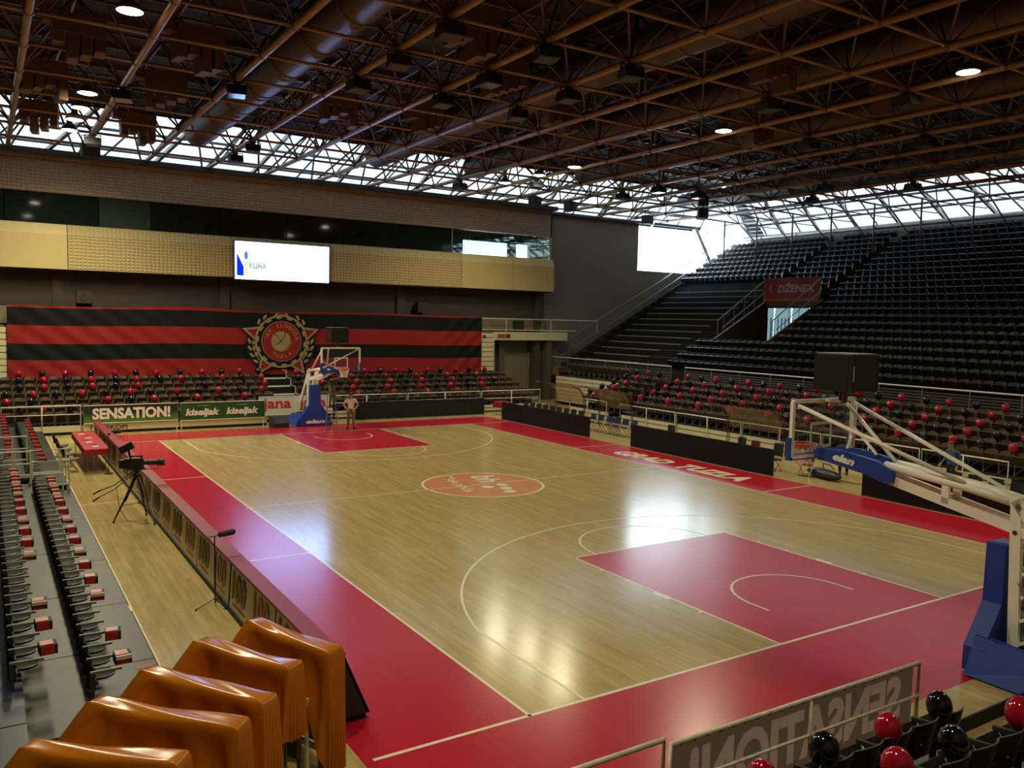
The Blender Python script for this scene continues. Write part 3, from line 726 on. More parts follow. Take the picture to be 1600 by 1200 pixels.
# ---- far stand ----------------------------------------------------------------
def tiers(root, T, a0, a1, n, d, r, z0, top=CONC):
    for k in range(n):
        w = MB(); p = T(a0, k*d, z0+r*k-0.10); q = T(a1, (k+1)*d, z0+r*k); w.boxp(p, q); w.build('tier', top, root)
        w = MB(); p = T(a0, k*d+0.25, max(0, z0+r*(k-1)-0.1)); q = T(a1, k*d+0.30, z0+r*k-0.10); w.boxp(p, q); w.build('riser', DARKGAP, root)
far = empty('far_stand', (0, 0, 0), 0, 'telescopic stand of brown seats along the far end below the striped banner', 'grandstand')
Tf = lambda a, b, z: (a, 31.5+b, z)
Tg = lambda a, b, z: (a, 32.5+b, z)
tiers(far, Tf, -9.5, 5.45, 6, 0.85, 0.25, 0.12); tiers(far, Tg, 8.0, 22.3, 5, 0.85, 0.25, 0.30)
def fascia(root, T, a0, a1, b0, boards, m=CREAM):
    for z0, z1 in boards:
        w = MB(); w.boxp(T(a0, b0, z0), T(a1, b0+0.05, z1)); w.build('fascia_board', m, root)
    w = MB(); w.boxp(T(a0, b0+0.06, 0.0), T(a1, b0+0.10, boards[-1][1]-0.02)); w.build('fascia_gap', DARKGAP, root)
L0 = lambda a, b, z: (a, 31.25+b, z)
for a, b in ((-9.5, -2.62), (-2.58, 1.38), (1.42, 5.42)): fascia(far, L0, a, b, 0, [(0.13, 0.40)])
fascia(far, Tg, 5.5, 9.3, 0.0, [(0.12, 0.24), (0.27, 0.40)]); fascia(far, Tg, 9.35, 22.3, -0.05, [(0.08, 0.24), (0.28, 0.42)])
put_text('base_lettering', text_mesh('TELESKOPI', 0.20, 0.004, 1.55, material=BLACKT, bold=0.015), far, (-2.35, 31.24, 0.16), (1, 0, 0), (0, 0, 1))
# stairs in the gap with pale edges
for k in range(5):
    w = MB(); w.boxp((5.6, 32.6+0.8*k, 0.0), (7.9, 33.4+0.8*k, 0.5+0.37*k)); w.build('stair_step', CONC, far)
    w = MB(); w.boxp((6.5+.2*(4-k)/4, 32.57+0.8*k, 0.44+0.37*k), (7.75, 32.66+0.8*k, 0.51+0.37*k)); w.build('step_edge', WHITEM, far)
    w = MB(); w.tube([(7.8, 32.62+.8*k, .51+.37*k), (7.8, 32.62+.8*k, .88+.37*k), (7.8, 33.4+.8*k, .88+.37*k)], .02, 5); w.build('stair_rail', WHITEM, far)
# folded-in upper rows whose fronts show as pale slats beside the banner
for x0, x1 in ((-9.5, -5.2), (20.95, 21.9)):
    for k in range(8):
        w = MB(); w.boxp((x0, 37.15, 2.1+0.31*k), (x1, 37.3, 2.37+0.31*k)); w.build('slat', CREAM, far)
    w = MB(); w.boxp((x0, 37.3, 2.0), (x1, 37.36, 4.6)); w.build('slat_gap', DARKGAP, far)
w = MB(); w.boxp((21.05, 37.08, 4.25), (21.2, 37.15, 4.4)); w.build('slat_bolt', BLACK, far)
# end side of the far stand
for k in range(5):
    w = MB(); w.boxp((22.3, 32.5+.85*k, 0), (22.36, 33.35+.85*k, 0.3+.25*k)); w.build('side_panel', CHARC, far)
    w = MB(); w.boxp((22.0, 32.52+.85*k, .3+.25*k), (22.9, 32.62+.85*k, .35+.25*k)); w.build('step_edge', CREAM, far)
BROWN = []      # brown chairs of both stands: (x, y, z, rotation, label)
for i in range(29):
    for k in range(6):
        x = 5.15-0.5*i
        if x < -9.3: continue
        BROWN.append((x, 31.5+.85*k+.45, .12+.25*k, 0, 'brown seat, far stand boards side, %s row up, %s from the stairs' % (nth(k+1), nth(i+1))))
for i in range(28):
    for k in range(5):
        BROWN.append((8.3+0.51*i, 32.5+.85*k+.45, .30+.25*k, 0, 'brown seat, far stand passage side, %s row up, %s from the stairs' % (nth(k+1), nth(i+1))))
FB = """L0 -4.87b -4.04r -2.96b|L1 -5.37r -4.45b -1.4r -.41b .59r 1.74b 2.54r 3.73b 4.76r|L2 -5.37b -4.31r -3.41b -2.37r -1.37b -.32r .56b 1.77r 2.76b 3.71r 4.76b|L3 -4.81b -3.85r -2.89b -1.84r -.85b .15r 3.19b|L4 -4.83b -3.81r -2.88b -1.82r -.72b .19r 1.27b 2.27r 3.3b 4.31r|L5 -4.8r -3.83b -2.84r -1.75b -.68r .29b 1.24r 2.39b 3.46r 4.47b
R0 10.82r 11.94b 12.95r 13.99b 15.01r 15.92b 16.91r 18.07b 19.0r|R1 10.88r 11.82b 12.94r 13.99b 14.97r 16.03b 16.94r 18.15b 19.04r|R2 8.39b 9.37r 10.44b 11.43r 12.42b 13.49r 14.48b 15.48r 16.59b 17.53r 18.61b 19.59r 20.44b|R3 8.37b 11.44r 12.53b 13.56r 14.54b 15.57r 16.55b 17.61r 18.62b 19.67r|R4 8.54r 12.56r 13.6b 14.57r 15.56b 16.67r 17.59b 18.66r 19.61b 20.77r
L2 5.84r|L3 6.26r|L4 6.32r 5.32b|L5 5.38r 6.39b"""
bc = {}
EXTRA = []
for line in FB.split('\n'):
    for seg in line.split('|'):
        it = seg.split(); blk, k = it[0][0], int(it[0][1])
        for e in it[1:]:
            x = float(e[:-1]); c = 'red' if e[-1] == 'r' else 'black'
            y, z = (31.5+.85*k+.5, .12+.25*k) if blk == 'L' else (32.5+.85*k+.5, .30+.25*k)
            bc[(blk, k, c)] = bc.get((blk, k, c), 0)+1
            balloon(c, (x, y, z+.97), '%s balloon, far stand %s side, %s row up, %s %s one from its boards end' % (c, 'boards' if blk == 'L' else 'passage', nth(k+1), nth(bc[(blk, k, c)]), c), 'balloons in the far stand')
# short seats beside the stairs carry balloons too
for k in range(2, 6):
    for i, x in enumerate((5.75, 6.25)):
        BROWN.append((x, 31.5+.85*k+.45, .12+.25*k, 0, 'brown seat, far stand right at the stairs, %s row up, %s towards the steps' % (nth(k+1), nth(i+1))))
w = MB()
for k in range(2, 6): w.boxp((5.45, 31.5+.85*k, .02+.25*k), (6.5, 32.35+.85*k, .12+.25*k))
w.build('stair_tier', CONC, far)

# ---- tribune-side telescopic stand ----------------------------------------------
rst = empty('side_stand', (0, 0, 0), 0, 'telescopic stand of brown seats with balloons along the tribune side', 'grandstand')
Tr = lambda a, b, z: (22.4+b, a, z)
for a0, a1 in ((-3.0, 4.0), (4.7, 24.7), (25.75, 28.75)): tiers(rst, Tr, a0, a1, 5, 0.85, 0.255, 0.5)
for a0, a1 in ((-3.0, 4.0), (4.9, 8.0), (8.05, 12.2), (12.25, 16.4), (16.45, 20.6), (20.65, 24.8), (25.9, 29.4)):
    fascia(rst, Tr, a0, a1, -0.02, [(0.02, 0.07), (0.10, 0.28), (0.32, 0.5)])
for k in range(5):
    w = MB(); w.boxp((22.4+.85*k, 24.7, 0), (23.25+.85*k, 25.75, .3+.255*k)); w.build('stair_step', CONC, rst)
    w = MB(); w.boxp((22.38+.85*k, 24.75, .26+.255*k), (22.43+.85*k, 25.7, .32+.255*k)); w.build('step_edge', EDGE, rst)
    w = MB(); w.boxp((22.4+.85*k, 28.75, 0), (23.25+.85*k, 28.8, .5+.255*k)); w.build('side_panel', CHARC, rst)
# closed part beyond: pale fronts stacked
for k in range(7):
    for a0, a1 in ((28.85, 31.3), (31.34, 35.2)):
        w = MB(); w.boxp((25.5, a0, 0.22+0.235*k), (25.62, a1, 0.42+0.235*k)); w.build('slat', CREAM, rst)
w = MB(); w.boxp((25.64, 28.85, 0.0), (25.75, 35.2, 1.86)); w.build('slat_gap', DARKGAP, rst)
w = MB(); w.boxp((25.6, 28.85, 1.82), (26.9, 35.3, 1.88)); w.build('tier', CONC, rst)
for k in range(5):
    for i in range(39):
        y = 4.95+0.5195*i-0.05
        if y > 24.6: continue
        BROWN.append((22.4+.85*k+.45, y, .5+.255*k, -PI/2, 'brown seat, tribune-side stand, %s row up, %s from the near aisle' % (nth(k+1), nth(i+1))))
    for i in range(6):
        BROWN.append((22.4+.85*k+.45, 25.95+.5195*i, .5+.255*k, -PI/2, 'brown seat, short far block of tribune-side stand, %s row up, %s from the aisle' % (nth(k+1), nth(i+1))))
for i in range(12):
    BROWN.append((26.3, 29.1+.52*i, 1.88, -PI/2, 'brown folded seat above the pale closed stand, %s from the open seating' % nth(i+1)))
for k in range(5):
    for i in range(13): BROWN.append((22.4+.85*k+.45, 3.75-.5195*i, .5+.255*k, -PI/2, 'out'))
BROWN.sort(key=lambda t: (Vector(t[:3])-CAM).dot(f_)+(1000 if t[4] == 'out' else 0))
for x, y, z, rz, lab in BROWN[:300]:
    tag(link_mesh('bleacher_chair', SEAT_BROWN, None, (x, y, z), (0, 0, rz)), lab, 'seat', 'brown seats of the stands')
w = MB()
for x, y, z, rz, lab in BROWN[300:]:
    M_ = Matrix.Rotation(rz, 3, 'Z'); o_ = len(w.v); w.v += [tuple(M_ @ v.co + Vector((x, y, z))) for v in SEAT_BROWN.vertices]
    for p in SEAT_BROWN.polygons: w.f.append(tuple(i+o_ for i in p.vertices)); w.mi.append(p.material_index)
tag(w.build('distant_chairs', [BROWNS, SEATLEG], None, fixn=False), 'remaining brown seats in the far stand below the striped banner', 'seat', None, 'stuff')
for k in range(5):
    cc = {'red': 0, 'black': 0}
    for i in range(19):
        y = 5.15+1.0425*i; c = 'red' if i % 2 == 0 else 'black'
        if (k, i) in ((0, 6), (1, 8), (2, 7), (3, 8)): continue
        cc[c] += 1
        balloon(c, (22.4+.85*k+.5+random.uniform(-.03, .03), y+random.uniform(-.06, .06), .5+.255*k+.97), '%s balloon, tribune-side stand, %s row up, %s %s one from the near aisle' % (c, nth(k+1), nth(cc[c]), c), 'balloons in the side stand')
    for y, c, i in ((26.2, 'black', 'first'), (27.15, 'red', 'only'), (28.2, 'black', 'second')):
        balloon(c, (22.4+.85*k+.5, y, .5+.255*k+.97), '%s %s balloon, short far block of tribune-side stand, %s row up' % (i, c, nth(k+1)), 'balloons in the side stand')

# ---- upper tribune ----------------------------------------------------------------
tri = empty('tribune', (0, 0, 0), 0, 'tall dark fixed tribune rising along the side under the sloping glazing', 'grandstand')
NK = 22
VY0, VY1 = 23.1, 27.25
for k in range(NK):
    X, z = 28+.75*k, 2.5+.405*k
    spans = [(-10.0, 38.1)] if not 4 <= k <= 10 else [(-10.0, VY0), (VY1, 38.1)]
    for a, b in spans:
        w = MB(); w.boxp((X, a, z-.405), (X+.76, b, z)); w.build('tier', CONC, tri)
    if 1 <= k <= 13:
        y0 = 28.6 if k > 3 else 29.6
        w = MB(); w.boxp((X-.012, y0+0.1*(13-k), z-.05), (X+.03, 36.2+.08*k, z+.006)); w.build('step_edge', EDGE, tri)
w = MB(); w.boxp((26.95, -10, 2.05), (28.1, 38.1, 2.12)); w.build('front_walk', CONC, tri)
w = MB(); w.boxp((26.9, -10, 1.98), (27.0, 24.9, 2.28)); w.boxp((26.9, 25.9, 1.98), (27.0, 38.1, 2.28)); w.build('parapet', mat('brown_parapet', (0.075, 0.045, 0.03), 0.6, noise=0.2), tri)
w = MB(); w.boxp((26.88, 36.9, 1.75), (27.5, 37.6, 2.3)); w.build('corner_box', mat('tan_box', (0.22, 0.12, 0.05), 0.6), tri)
for a0, a1 in ((-9, 24.9), (26.0, 38.0)):
    w = MB(); w.tube([(27, a0, 2.96), (27, a1, 2.96)], 0.035, 6); w.build('top_rail', WHITEM, tri)
    for z in (2.40, 2.52, 2.64, 2.76):
        w = MB(); w.tube([(27, a0, z), (27, a1, z)], 0.012, 4); w.build('thin_rail', GREYM, tri)
    m = int((a1-a0)/1.9)
    for i in range(m+1):
        y = a0+(a1-a0)*i/m
        w = MB(); w.tube([(27, y, 2.1), (27, y, 2.96)], 0.022, 5); w.build('rail_post', GREYM, tri)
# end railing along the far edge
tp = [(26.7, 38, 3.0), (30.7, 38, 5.41), (36.9, 38, 8.55), (41.75, 38, 11.25)]
w = MB(); w.tube(tp, 0.04, 6); w.build('end_handrail', GREYM, tri)
lp = [(27.9, 38, 3.0), (36.9, 38, 7.83), (41.7, 38, 10.46)]
w = MB(); w.tube(lp, 0.04, 6); w.build('end_lower_rail', GREYM, tri)
for (x, z0, z1) in ((28.6, 3.3, 4.1), (31, 4.7, 5.6), (34.2, 6.4, 7.2), (36.9, 7.83, 8.55), (39.4, 9.2, 9.95), (41.7, 10.46, 11.2)):
    w = MB(); w.tube([(x, 38, z0-.5), (x, 38, z1)], 0.03, 5); w.build('rail_post', GREYM, tri)
w = MB()
prof = [(28, 0), (28, 2.5)] + [(28+.75*k, 2.5+.405*k) for k in range(1, NK)] + [(44.6, 11.0), (44.6, 0)]
w.prism(prof, lambda u, v, d: (u, d, v), 38.08, 38.16); w.build('end_wall', DARKW, tri)
# vomitory: side walls, portal, landing
VW = mat('vomitory_wall', (0.10, 0.045, 0.02), 0.6, noise=0.2)
for y in (VY0, VY1):
    w = MB(); prof = [(30.9, 3.2), (30.9, 4.15), (36.3, 7.06), (36.3, 3.2)]
    w.prism(prof, lambda u, v, d: (u, d, v), y-.07, y+.07); w.build('side_wall', VW, tri)
    w = MB(); w.tube([(31.9, y, 4.75), (31.9, y, 5.66), (36.0, y, 8.3)], 0.03, 6); w.build('side_rail', GREYM, tri)
    w = MB(); w.tube([(32.3, y, 5.2), (36.0, y, 7.5)], 0.025, 6); w.build('side_rail', GREYM, tri)
    for t in range(5):
        x = 32.4+.9*t; w = MB(); w.tube([(x, y, 4.6+.54*(x-31.9)), (x, y, 5.66+.644*(x-31.9))], 0.018, 5); w.build('rail_post', GREYM, tri)
w = MB(); w.boxp((30.9, VY0, 3.1), (44.6, VY1+6, 3.2)); w.build('landing', CONC, tri)
w = MB(); w.boxp((36.1, VY0-.1, 6.6), (36.25, VY1+.1, 6.98)); w.build('lintel', VW, tri)
for i in range(14):
    y = 23.3+.28*i; w = MB(); w.tube([(36.0, y, 3.2), (36.0, y, 5.9)], 0.03, 5); w.build('grille_bar', BLACKM, tri)
# red banner over the vomitory
bn = empty('vomitory_banner', (36.05, 25.25, 6.92), 0, 'red advertising banner with pale lettering hung over the tribune entrance', 'banner')
w = MB(); w.grid(lambda u, v: (-0.02+0.02*math.sin(9*u), (0.5-u)*4.2+0.02, v*1.48), 14, 3); w.build('cloth', mat('dim_red_banner', (0.30, 0.02, 0.03), 0.6, noise=0.15), bn, fixn=False, smooth=True)
PALE = mat('pale_print', (0.50, 0.46, 0.42), 0.6)
put_text('lettering', text_mesh('DŽENEX', 0.58, 0.004, 2.75, 0.1, 0.03, material=PALE), bn, (-0.05, 0.95, 0.58), (0, -1, 0), (0, 0, 1))
w = MB(); c_ = [(0, 0), (.2, .28), (.45, .28), (.25, 0), (.45, -.28), (.2, -.28)]
w.prism(c_, lambda u, v, d: (d, 1.72-u, .85+v), -0.055, -0.05); w.build('logo_mark', mat('logo_red', (0.55, 0.10, 0.09), 0.6), bn)
w = MB(); w.boxp((-0.06, -2.05, 0.02), (-0.045, 2.1, 0.2)); w.build('orange_stripe', mat('banner_orange', (0.42, 0.10, 0.02), 0.6), bn)
# tribune seats: the nearest 300 single, the rest one mass
cand = []
for k in range(NK):
    X, z = 28+.75*k+.42, 2.5+.405*k
    for blk, y0, y1 in (('a', -8.0, 22.1), ('b', 23.9, 27.6), ('c', 28.7, 37.8)):
        if blk == 'b' and 4 <= k <= 10: continue
        if blk == 'b' and k < 4: y0 = 22.6
        if blk == 'c' and k < 14: continue
        if blk == 'a' and k > 10: y1 = 22.6
        m = int((y1-y0)/.5)
        for i in range(m+1):
            y = y1-.5*i if blk == 'a' else y0+.5*i
            d = (Vector((X, y, z))-CAM).dot(f_); px_ = (Vector((X, y, z))-CAM).dot(r_)/d*FPX
            if px_ > 815 or d < 5: d += 1000
            cand.append((d, X, y, z, blk, k, i))
cand.sort()
BN = {'a': 'near block of the tribune', 'b': 'narrow block of the tribune by its entrance', 'c': 'high far block of the tribune'}
for d, X, y, z, blk, k, i in cand[:300]:
    o = link_mesh('tribune_chair', SEAT_DARK, None, (X, y, z), (0, 0, -PI/2))
    tag(o, 'dark seat in the %s, %s row up, %s from the aisle' % (BN[blk], nth(k+1), nth(i+1)), 'seat', 'dark seats of the tribune')
w = MB(); sv = [v.co.copy() for v in SEAT_DARK.vertices]; sfc = [tuple(p.vertices) for p in SEAT_DARK.polygons]
R9 = Matrix.Rotation(-PI/2, 3, 'Z')
for d, X, y, z, blk, k, i in cand[300:]:
    o_ = Vector((X, y, z)); w.add([R9 @ v + o_ for v in sv], sfc)
tag(w.build('upper_seats', DARKS, None, fixn=False), 'remaining dark seats in the upper rows of the tribune', 'seat', None, 'stuff')

# ---- railings on stand fronts ------------------------------------------------------
def fence(name, p0, p1, z0, z1, label, mid=None, nmid=1, group='white railings on stand fronts', m=WHITEM):
    p0 = Vector((*p0, 0)); p1 = Vector((*p1, 0)); o = empty(name, (p0.x, p0.y, 0), 0, label, 'railing', group); d = p1-p0
    w = MB(); w.tube([(0, 0, z0), (0, 0, z1), (d.x, d.y, z1), (d.x, d.y, z0)], 0.028, 6); w.build('frame_tube', m, o, smooth=True)
    for i in range(nmid):
        q = d*((i+1)/(nmid+1)); w = MB(); w.tube([(q.x, q.y, z0), (q.x, q.y, z1)], 0.025, 6); w.build('middle_post', m, o, smooth=True)
    for z in (mid or []):
        w = MB(); w.tube([(0, 0, z), (d.x, d.y, z)], 0.022, 6); w.build('cross_rail', m, o, smooth=True)
    return o
for i, (a, b) in enumerate(((5.0, 8.0), (8.1, 12.2), (12.3, 16.4), (16.5, 20.6), (20.7, 24.85))):
    fence('railing', (22.33, a), (22.33, b), 0.05, 1.06, 'white tube railing on the tribune-side stand, %s section from the near end' % nth(i+1))
fence('railing', (22.33, 26.0), (22.33, 29.35), 0.05, 1.08, 'white tube railing section beyond the aisle, below the pale closed stand')
fence('railing', (31.2 and -9.0, 31.2), (-5.75, 31.2), 0.3, 1.28, 'white railing on the far stand at the picture edge', [0.9])
fence('railing', (-5.6, 31.2), (-2.66, 31.2), 0.3, 1.28, 'white railing on the far stand just before the dark green board', [0.9])
for i, (a, b) in enumerate(((8.75, 13.4), (13.5, 18.1))):
    fence('railing', (a, 32.35), (b, 32.35), 0.1, 1.25, 'white railing behind the long black board of the far end, %s from the basket' % nth(i+1), [0.85])
fence('railing', (18.2, 32.35), (22.3, 32.35), 0.1, 1.25, 'white railing at the free end of the far stand next to the passage', [0.8])

# =================================================================== BANNER ON THE FAR WALL
ban = empty('striped_banner', (0, 37.0, 0), 0, 'huge cloth banner of black and red stripes with a star crest, above the far stand', 'banner')
BNX0, BNX1 = -5.2, 20.85
def bz(u, top):      # sagging top edge
    return top+0.02*math.sin(9*u)
def bandz(t):
    return [5.60, 5.50, 4.65, 3.76, 2.97, 2.12][t]
def ripple(x, z):
    fold = 0.045*math.sin(x*1.7+z*2.1)+0.03*math.sin(x*3.9-z*1.3)
    g = math.exp(-((x+1.5)/5)**2)*0.06*math.sin((x*1.0+z*1.4)*5)+math.exp(-((x-20.2)/2.0)**2)*0.06*math.sin((x-z*1.1)*6)
    return fold*0.3+g*.6
names = ['top_hem', 'black_stripe', 'red_stripe', 'black_stripe', 'red_stripe']; mts = [REDB, BLKB, REDB, BLKB, REDB]
for i in range(5):
    za, zb = bandz(i), bandz(i+1)
    def fn(u, v, za=za, zb=zb, i=i):
        x = BNX0+(BNX1-BNX0)*u
        hem = (0.09*math.sin(x*0.55)*max(0, math.sin(x*0.31+.6)) if i == 0 and v == 0 else 0)
        z = za+(zb-za)*v+hem+0.03*math.sin(x*0.6)
        return (x, ripple(x, z)-0.02, z)
    w = MB(); w.grid(fn, 220, 6 if i else 1); w.build(names[i], mts[i], ban, smooth=True, fixn=False)
# crest
cx, cz = 7.84, 3.93
cr = empty('crest', (cx, -0.16, cz)); cr.parent = ban
def xz(poly, name, m, d, th=0.006, parent=cr):
    w = MB(); w.prism(poly, lambda u, v, q: (u, q, v), d, d-th); return w.build(name, m, parent)
def circ(r, n=48, c=(0, 0)): return [(c[0]+r*math.cos(2*PI*i/n), c[1]+r*math.sin(2*PI*i/n)) for i in range(n)]
def star(R, r_in, rot=PI/2):
    out = []
    for i in range(10):
        a = rot+i*PI/5; q = R if i % 2 == 0 else r_in; out.append((q*math.cos(a), q*math.sin(a)))
    return out
# wreath ears left and right
for s in (-1, 1):
    w = MB(); pts = [(s*1.72*math.cos(a), 1.62*math.sin(a)-0.1) for a in [(-55+125*i/24)*PI/180 for i in range(25)]]
    q = [(x*1.13, z*1.13) for x, z in pts] + [(x*0.84, z*0.84) for x, z in pts[::-1]]
    w.prism(q if s > 0 else q[::-1], lambda u, v, d: (u, d, v), 0.0, -0.004); w.build('wreath_ground', BLKB, cr)
    for i in range(9):
        a = (-52+13.6*i)*PI/180
        if -2 < i*13.6-52-14 < 16: continue
        for k, rr in ((0, 1.53), (1, 1.76)):
            w = MB(); cxx, czz = s*rr*math.cos(a+0.03*k), rr*0.95*math.sin(a+0.03*k)-0.1
            t = Vector((-s*math.sin(a), math.cos(a))); n = Vector((s*math.cos(a), math.sin(a))); L = 0.17; H = 0.085
            p = [(-1, -.2), (-.5, .8), (.4, .9), (1, .2), (.5, -.8), (-.4, -.9)]
            w.prism([(cxx+(t*(L*u)+n*(H*v)+n*(0.05*u if k else -0.03*u)).x, czz+(t*(L*u)+n*(H*v)+n*(0.05*u if k else -0.03*u)).y) for u, v in p], lambda u, v, d: (u, d, v), -0.005, -0.012)
            w.build('wreath_leaf', OLIVE, cr)
def clipz(poly, zmax):
    out = []
    for i in range(len(poly)):
        a, b = poly[i], poly[(i+1) % len(poly)]
        if a[1] <= zmax: out.append(a)
        if (a[1]-zmax)*(b[1]-zmax) < 0:
            t = (zmax-a[1])/(b[1]-a[1]); out.append((a[0]+t*(b[0]-a[0]), zmax))
    return out
xz(clipz(star(2.45, 1.16), 1.58), 'star_outline', BLKB, -0.014); xz(clipz(star(2.28, 1.07), 1.57), 'star_gold', OLIVE, -0.021); xz(clipz(star(2.02, 0.95), 1.56), 'star_red', REDB, -0.028)
xz(circ(1.47), 'gear_ring', OLIVE, -0.035)
gear = []
for i in range(28):
    a = 2*PI*i/28; r = 1.37 if i % 2 == 0 else 1.26
    gear += [(r*math.cos(a), r*math.sin(a)), (r*math.cos(a+PI/14), r*math.sin(a+PI/14))]
xz(gear, 'gear_wheel', BLKB, -0.042); xz(circ(1.12), 'red_disc_rim', OLIVE, -0.049); xz(circ(1.09), 'red_disc', REDB, -0.056)
xz(circ(0.56, 32, (-0.02, 0)), 'ball', OLIVE, -0.063)
for k, (r, c, a0, a1) in enumerate(((0.75, (-.55, .55), -75, 5), (0.8, (-.30, .15), -60, 35), (0.55, (-.62, -.1), 5, 70))):
    w = MB(); w.tube([(c[0]+r*math.cos(math.radians(a0+(a1-a0)*i/10)), -0.07, c[1]+r*math.sin(math.radians(a0+(a1-a0)*i/10))) for i in range(11)], 0.022, 4); w.build('ball_seam', REDB, cr)
def ringtext(txt, r, a0, a1, h, flip=False):
    n = len(txt)
    for i, ch in enumerate(txt):
        if ch == ' ': continue
        a = math.radians(a0+(a1-a0)*i/max(1, n-1)); me = text_mesh(ch, h, 0.004, align='CENTER', material=OLIVE, bold=0.01)
        p = Vector((math.cos(a), 0, math.sin(a)))
        if not flip: put_text('crest_letter', me, cr, p*r+Vector((0, -0.066, 0)), (math.sin(a), 0, -math.cos(a)), p)
        else: put_text('crest_letter', me, cr, p*(r+h)+Vector((0, -0.066, 0)), (-math.sin(a), 0, math.cos(a)), -p)
ringtext('JKK SLOBODA', 0.78, 168, 12, 0.2); ringtext('TUZLA', 0.72, 236, 304, 0.2, True)

# small dark square boxes above the banner
for x, n in ((-1.9, 'nearer the boards side'), (16.75, 'nearer the passage')):
    t = empty('wall_speaker', (x, 37.55, 5.75), 0, 'small dark square speaker on the wall above the banner, '+n, 'speaker')
    w = MB(); w.boxp((-.32, -.3, 0), (.32, .2, .62)); w.build('cabinet', mat('dark_brown_box', (0.035, 0.02, 0.015), 0.5), t)
    w = MB(); w.tube([(0.14*math.cos(a*PI/8), -.31, .3+.14*math.sin(a*PI/8)) for a in range(16)], 0.02, 5, closed=True); w.build('cone_ring', CHARC, t)
t = empty('balcony_speaker', (24.2, 38.0, 4.63), 0, 'dark square box standing on the balcony behind its rail', 'speaker')
w = MB(); w.boxp((-.4, -.2, 0), (.4, .3, .75)); w.build('cabinet', BLACKM, t); w = MB(); w.boxp((-.33, -.23, .08), (.33, -.2, .68)); w.build('grille', CHARC, t)
t = empty('notice_sign', (22.3, 37.42, 4.22), 0, 'small orange sign fixed to the pale balcony edge', 'sign')
w = MB(); w.boxp((0, 0, 0), (.62, .03, .26)); w.build('board', mat('orange_sign', (0.45, 0.16, 0.03), 0.5), t); w = MB(); w.boxp((.66, 0, 0), (1.0, .03, .26)); w.build('side_board', mat('dark_red_sign', (0.16, 0.03, 0.02), 0.5), t)
w = MB()
for k in range(2): w.boxp((.06, -.006, .06+.09*k), (.54, 0, .1+.09*k))
w.build('print', MAROON, t)

# =================================================================== LED SCREEN
sc_ = empty('led_screen', (5.28, 36.62, 7.28), 0, 'large glowing white screen on the golden front of the press box', 'screen')
w = MB(); w.boxp((-.06, .02, -.06), (5.26, .13, 2.06)); w.build('housing', CHARC, sc_)
SCR = mat('screen_white', (0, 0, 0), 0.4, emit=(0.30, 0.48, 1.0), estr=13.0)
w = MB(); w.boxp((0, 0, 0), (5.2, .03, 2.0)); w.build('display', SCR, sc_)
EB = mat('screen_blue', (0, 0, 0), 0.4, emit=(0.0, 0.03, 0.9), estr=1.0); EO = mat('screen_orange', (0, 0, 0), 0.4, emit=(1, 0.62, 0.35), estr=1.4)
EG = mat('screen_grey', (0, 0, 0), 0.4, emit=(0.35, 0.5, 0.45), estr=1.0); EB2 = mat('screen_blue_light', (0, 0, 0), 0.4, emit=(0.1, 0.25, 0.9), estr=1.0)
def scr(poly, name, m):
    w = MB(); w.prism(poly, lambda u, v, d: (u, d, v), -0.004, -0.001); return w.build(name, m, sc_)
scr([(.08, .18), (.46, .16), (.46, .66), (.08, 1.42)], 'blue_shape', EB)
scr([(.5, .16), (.68, .16), (.70, .98), (.48, .98)], 'orange_shape', EO)
scr([(.58+.11*math.cos(a*PI/10), 1.26+.24*math.sin(a*PI/10)) for a in range(20)], 'blue_dot', EB2)
put_text('screen_lettering', text_mesh('KLIMA', 0.36, 0.002, .95, 0, .06, material=EG), sc_, (.74, -.004, .56), (1, 0, 0), (0, 0, 1))

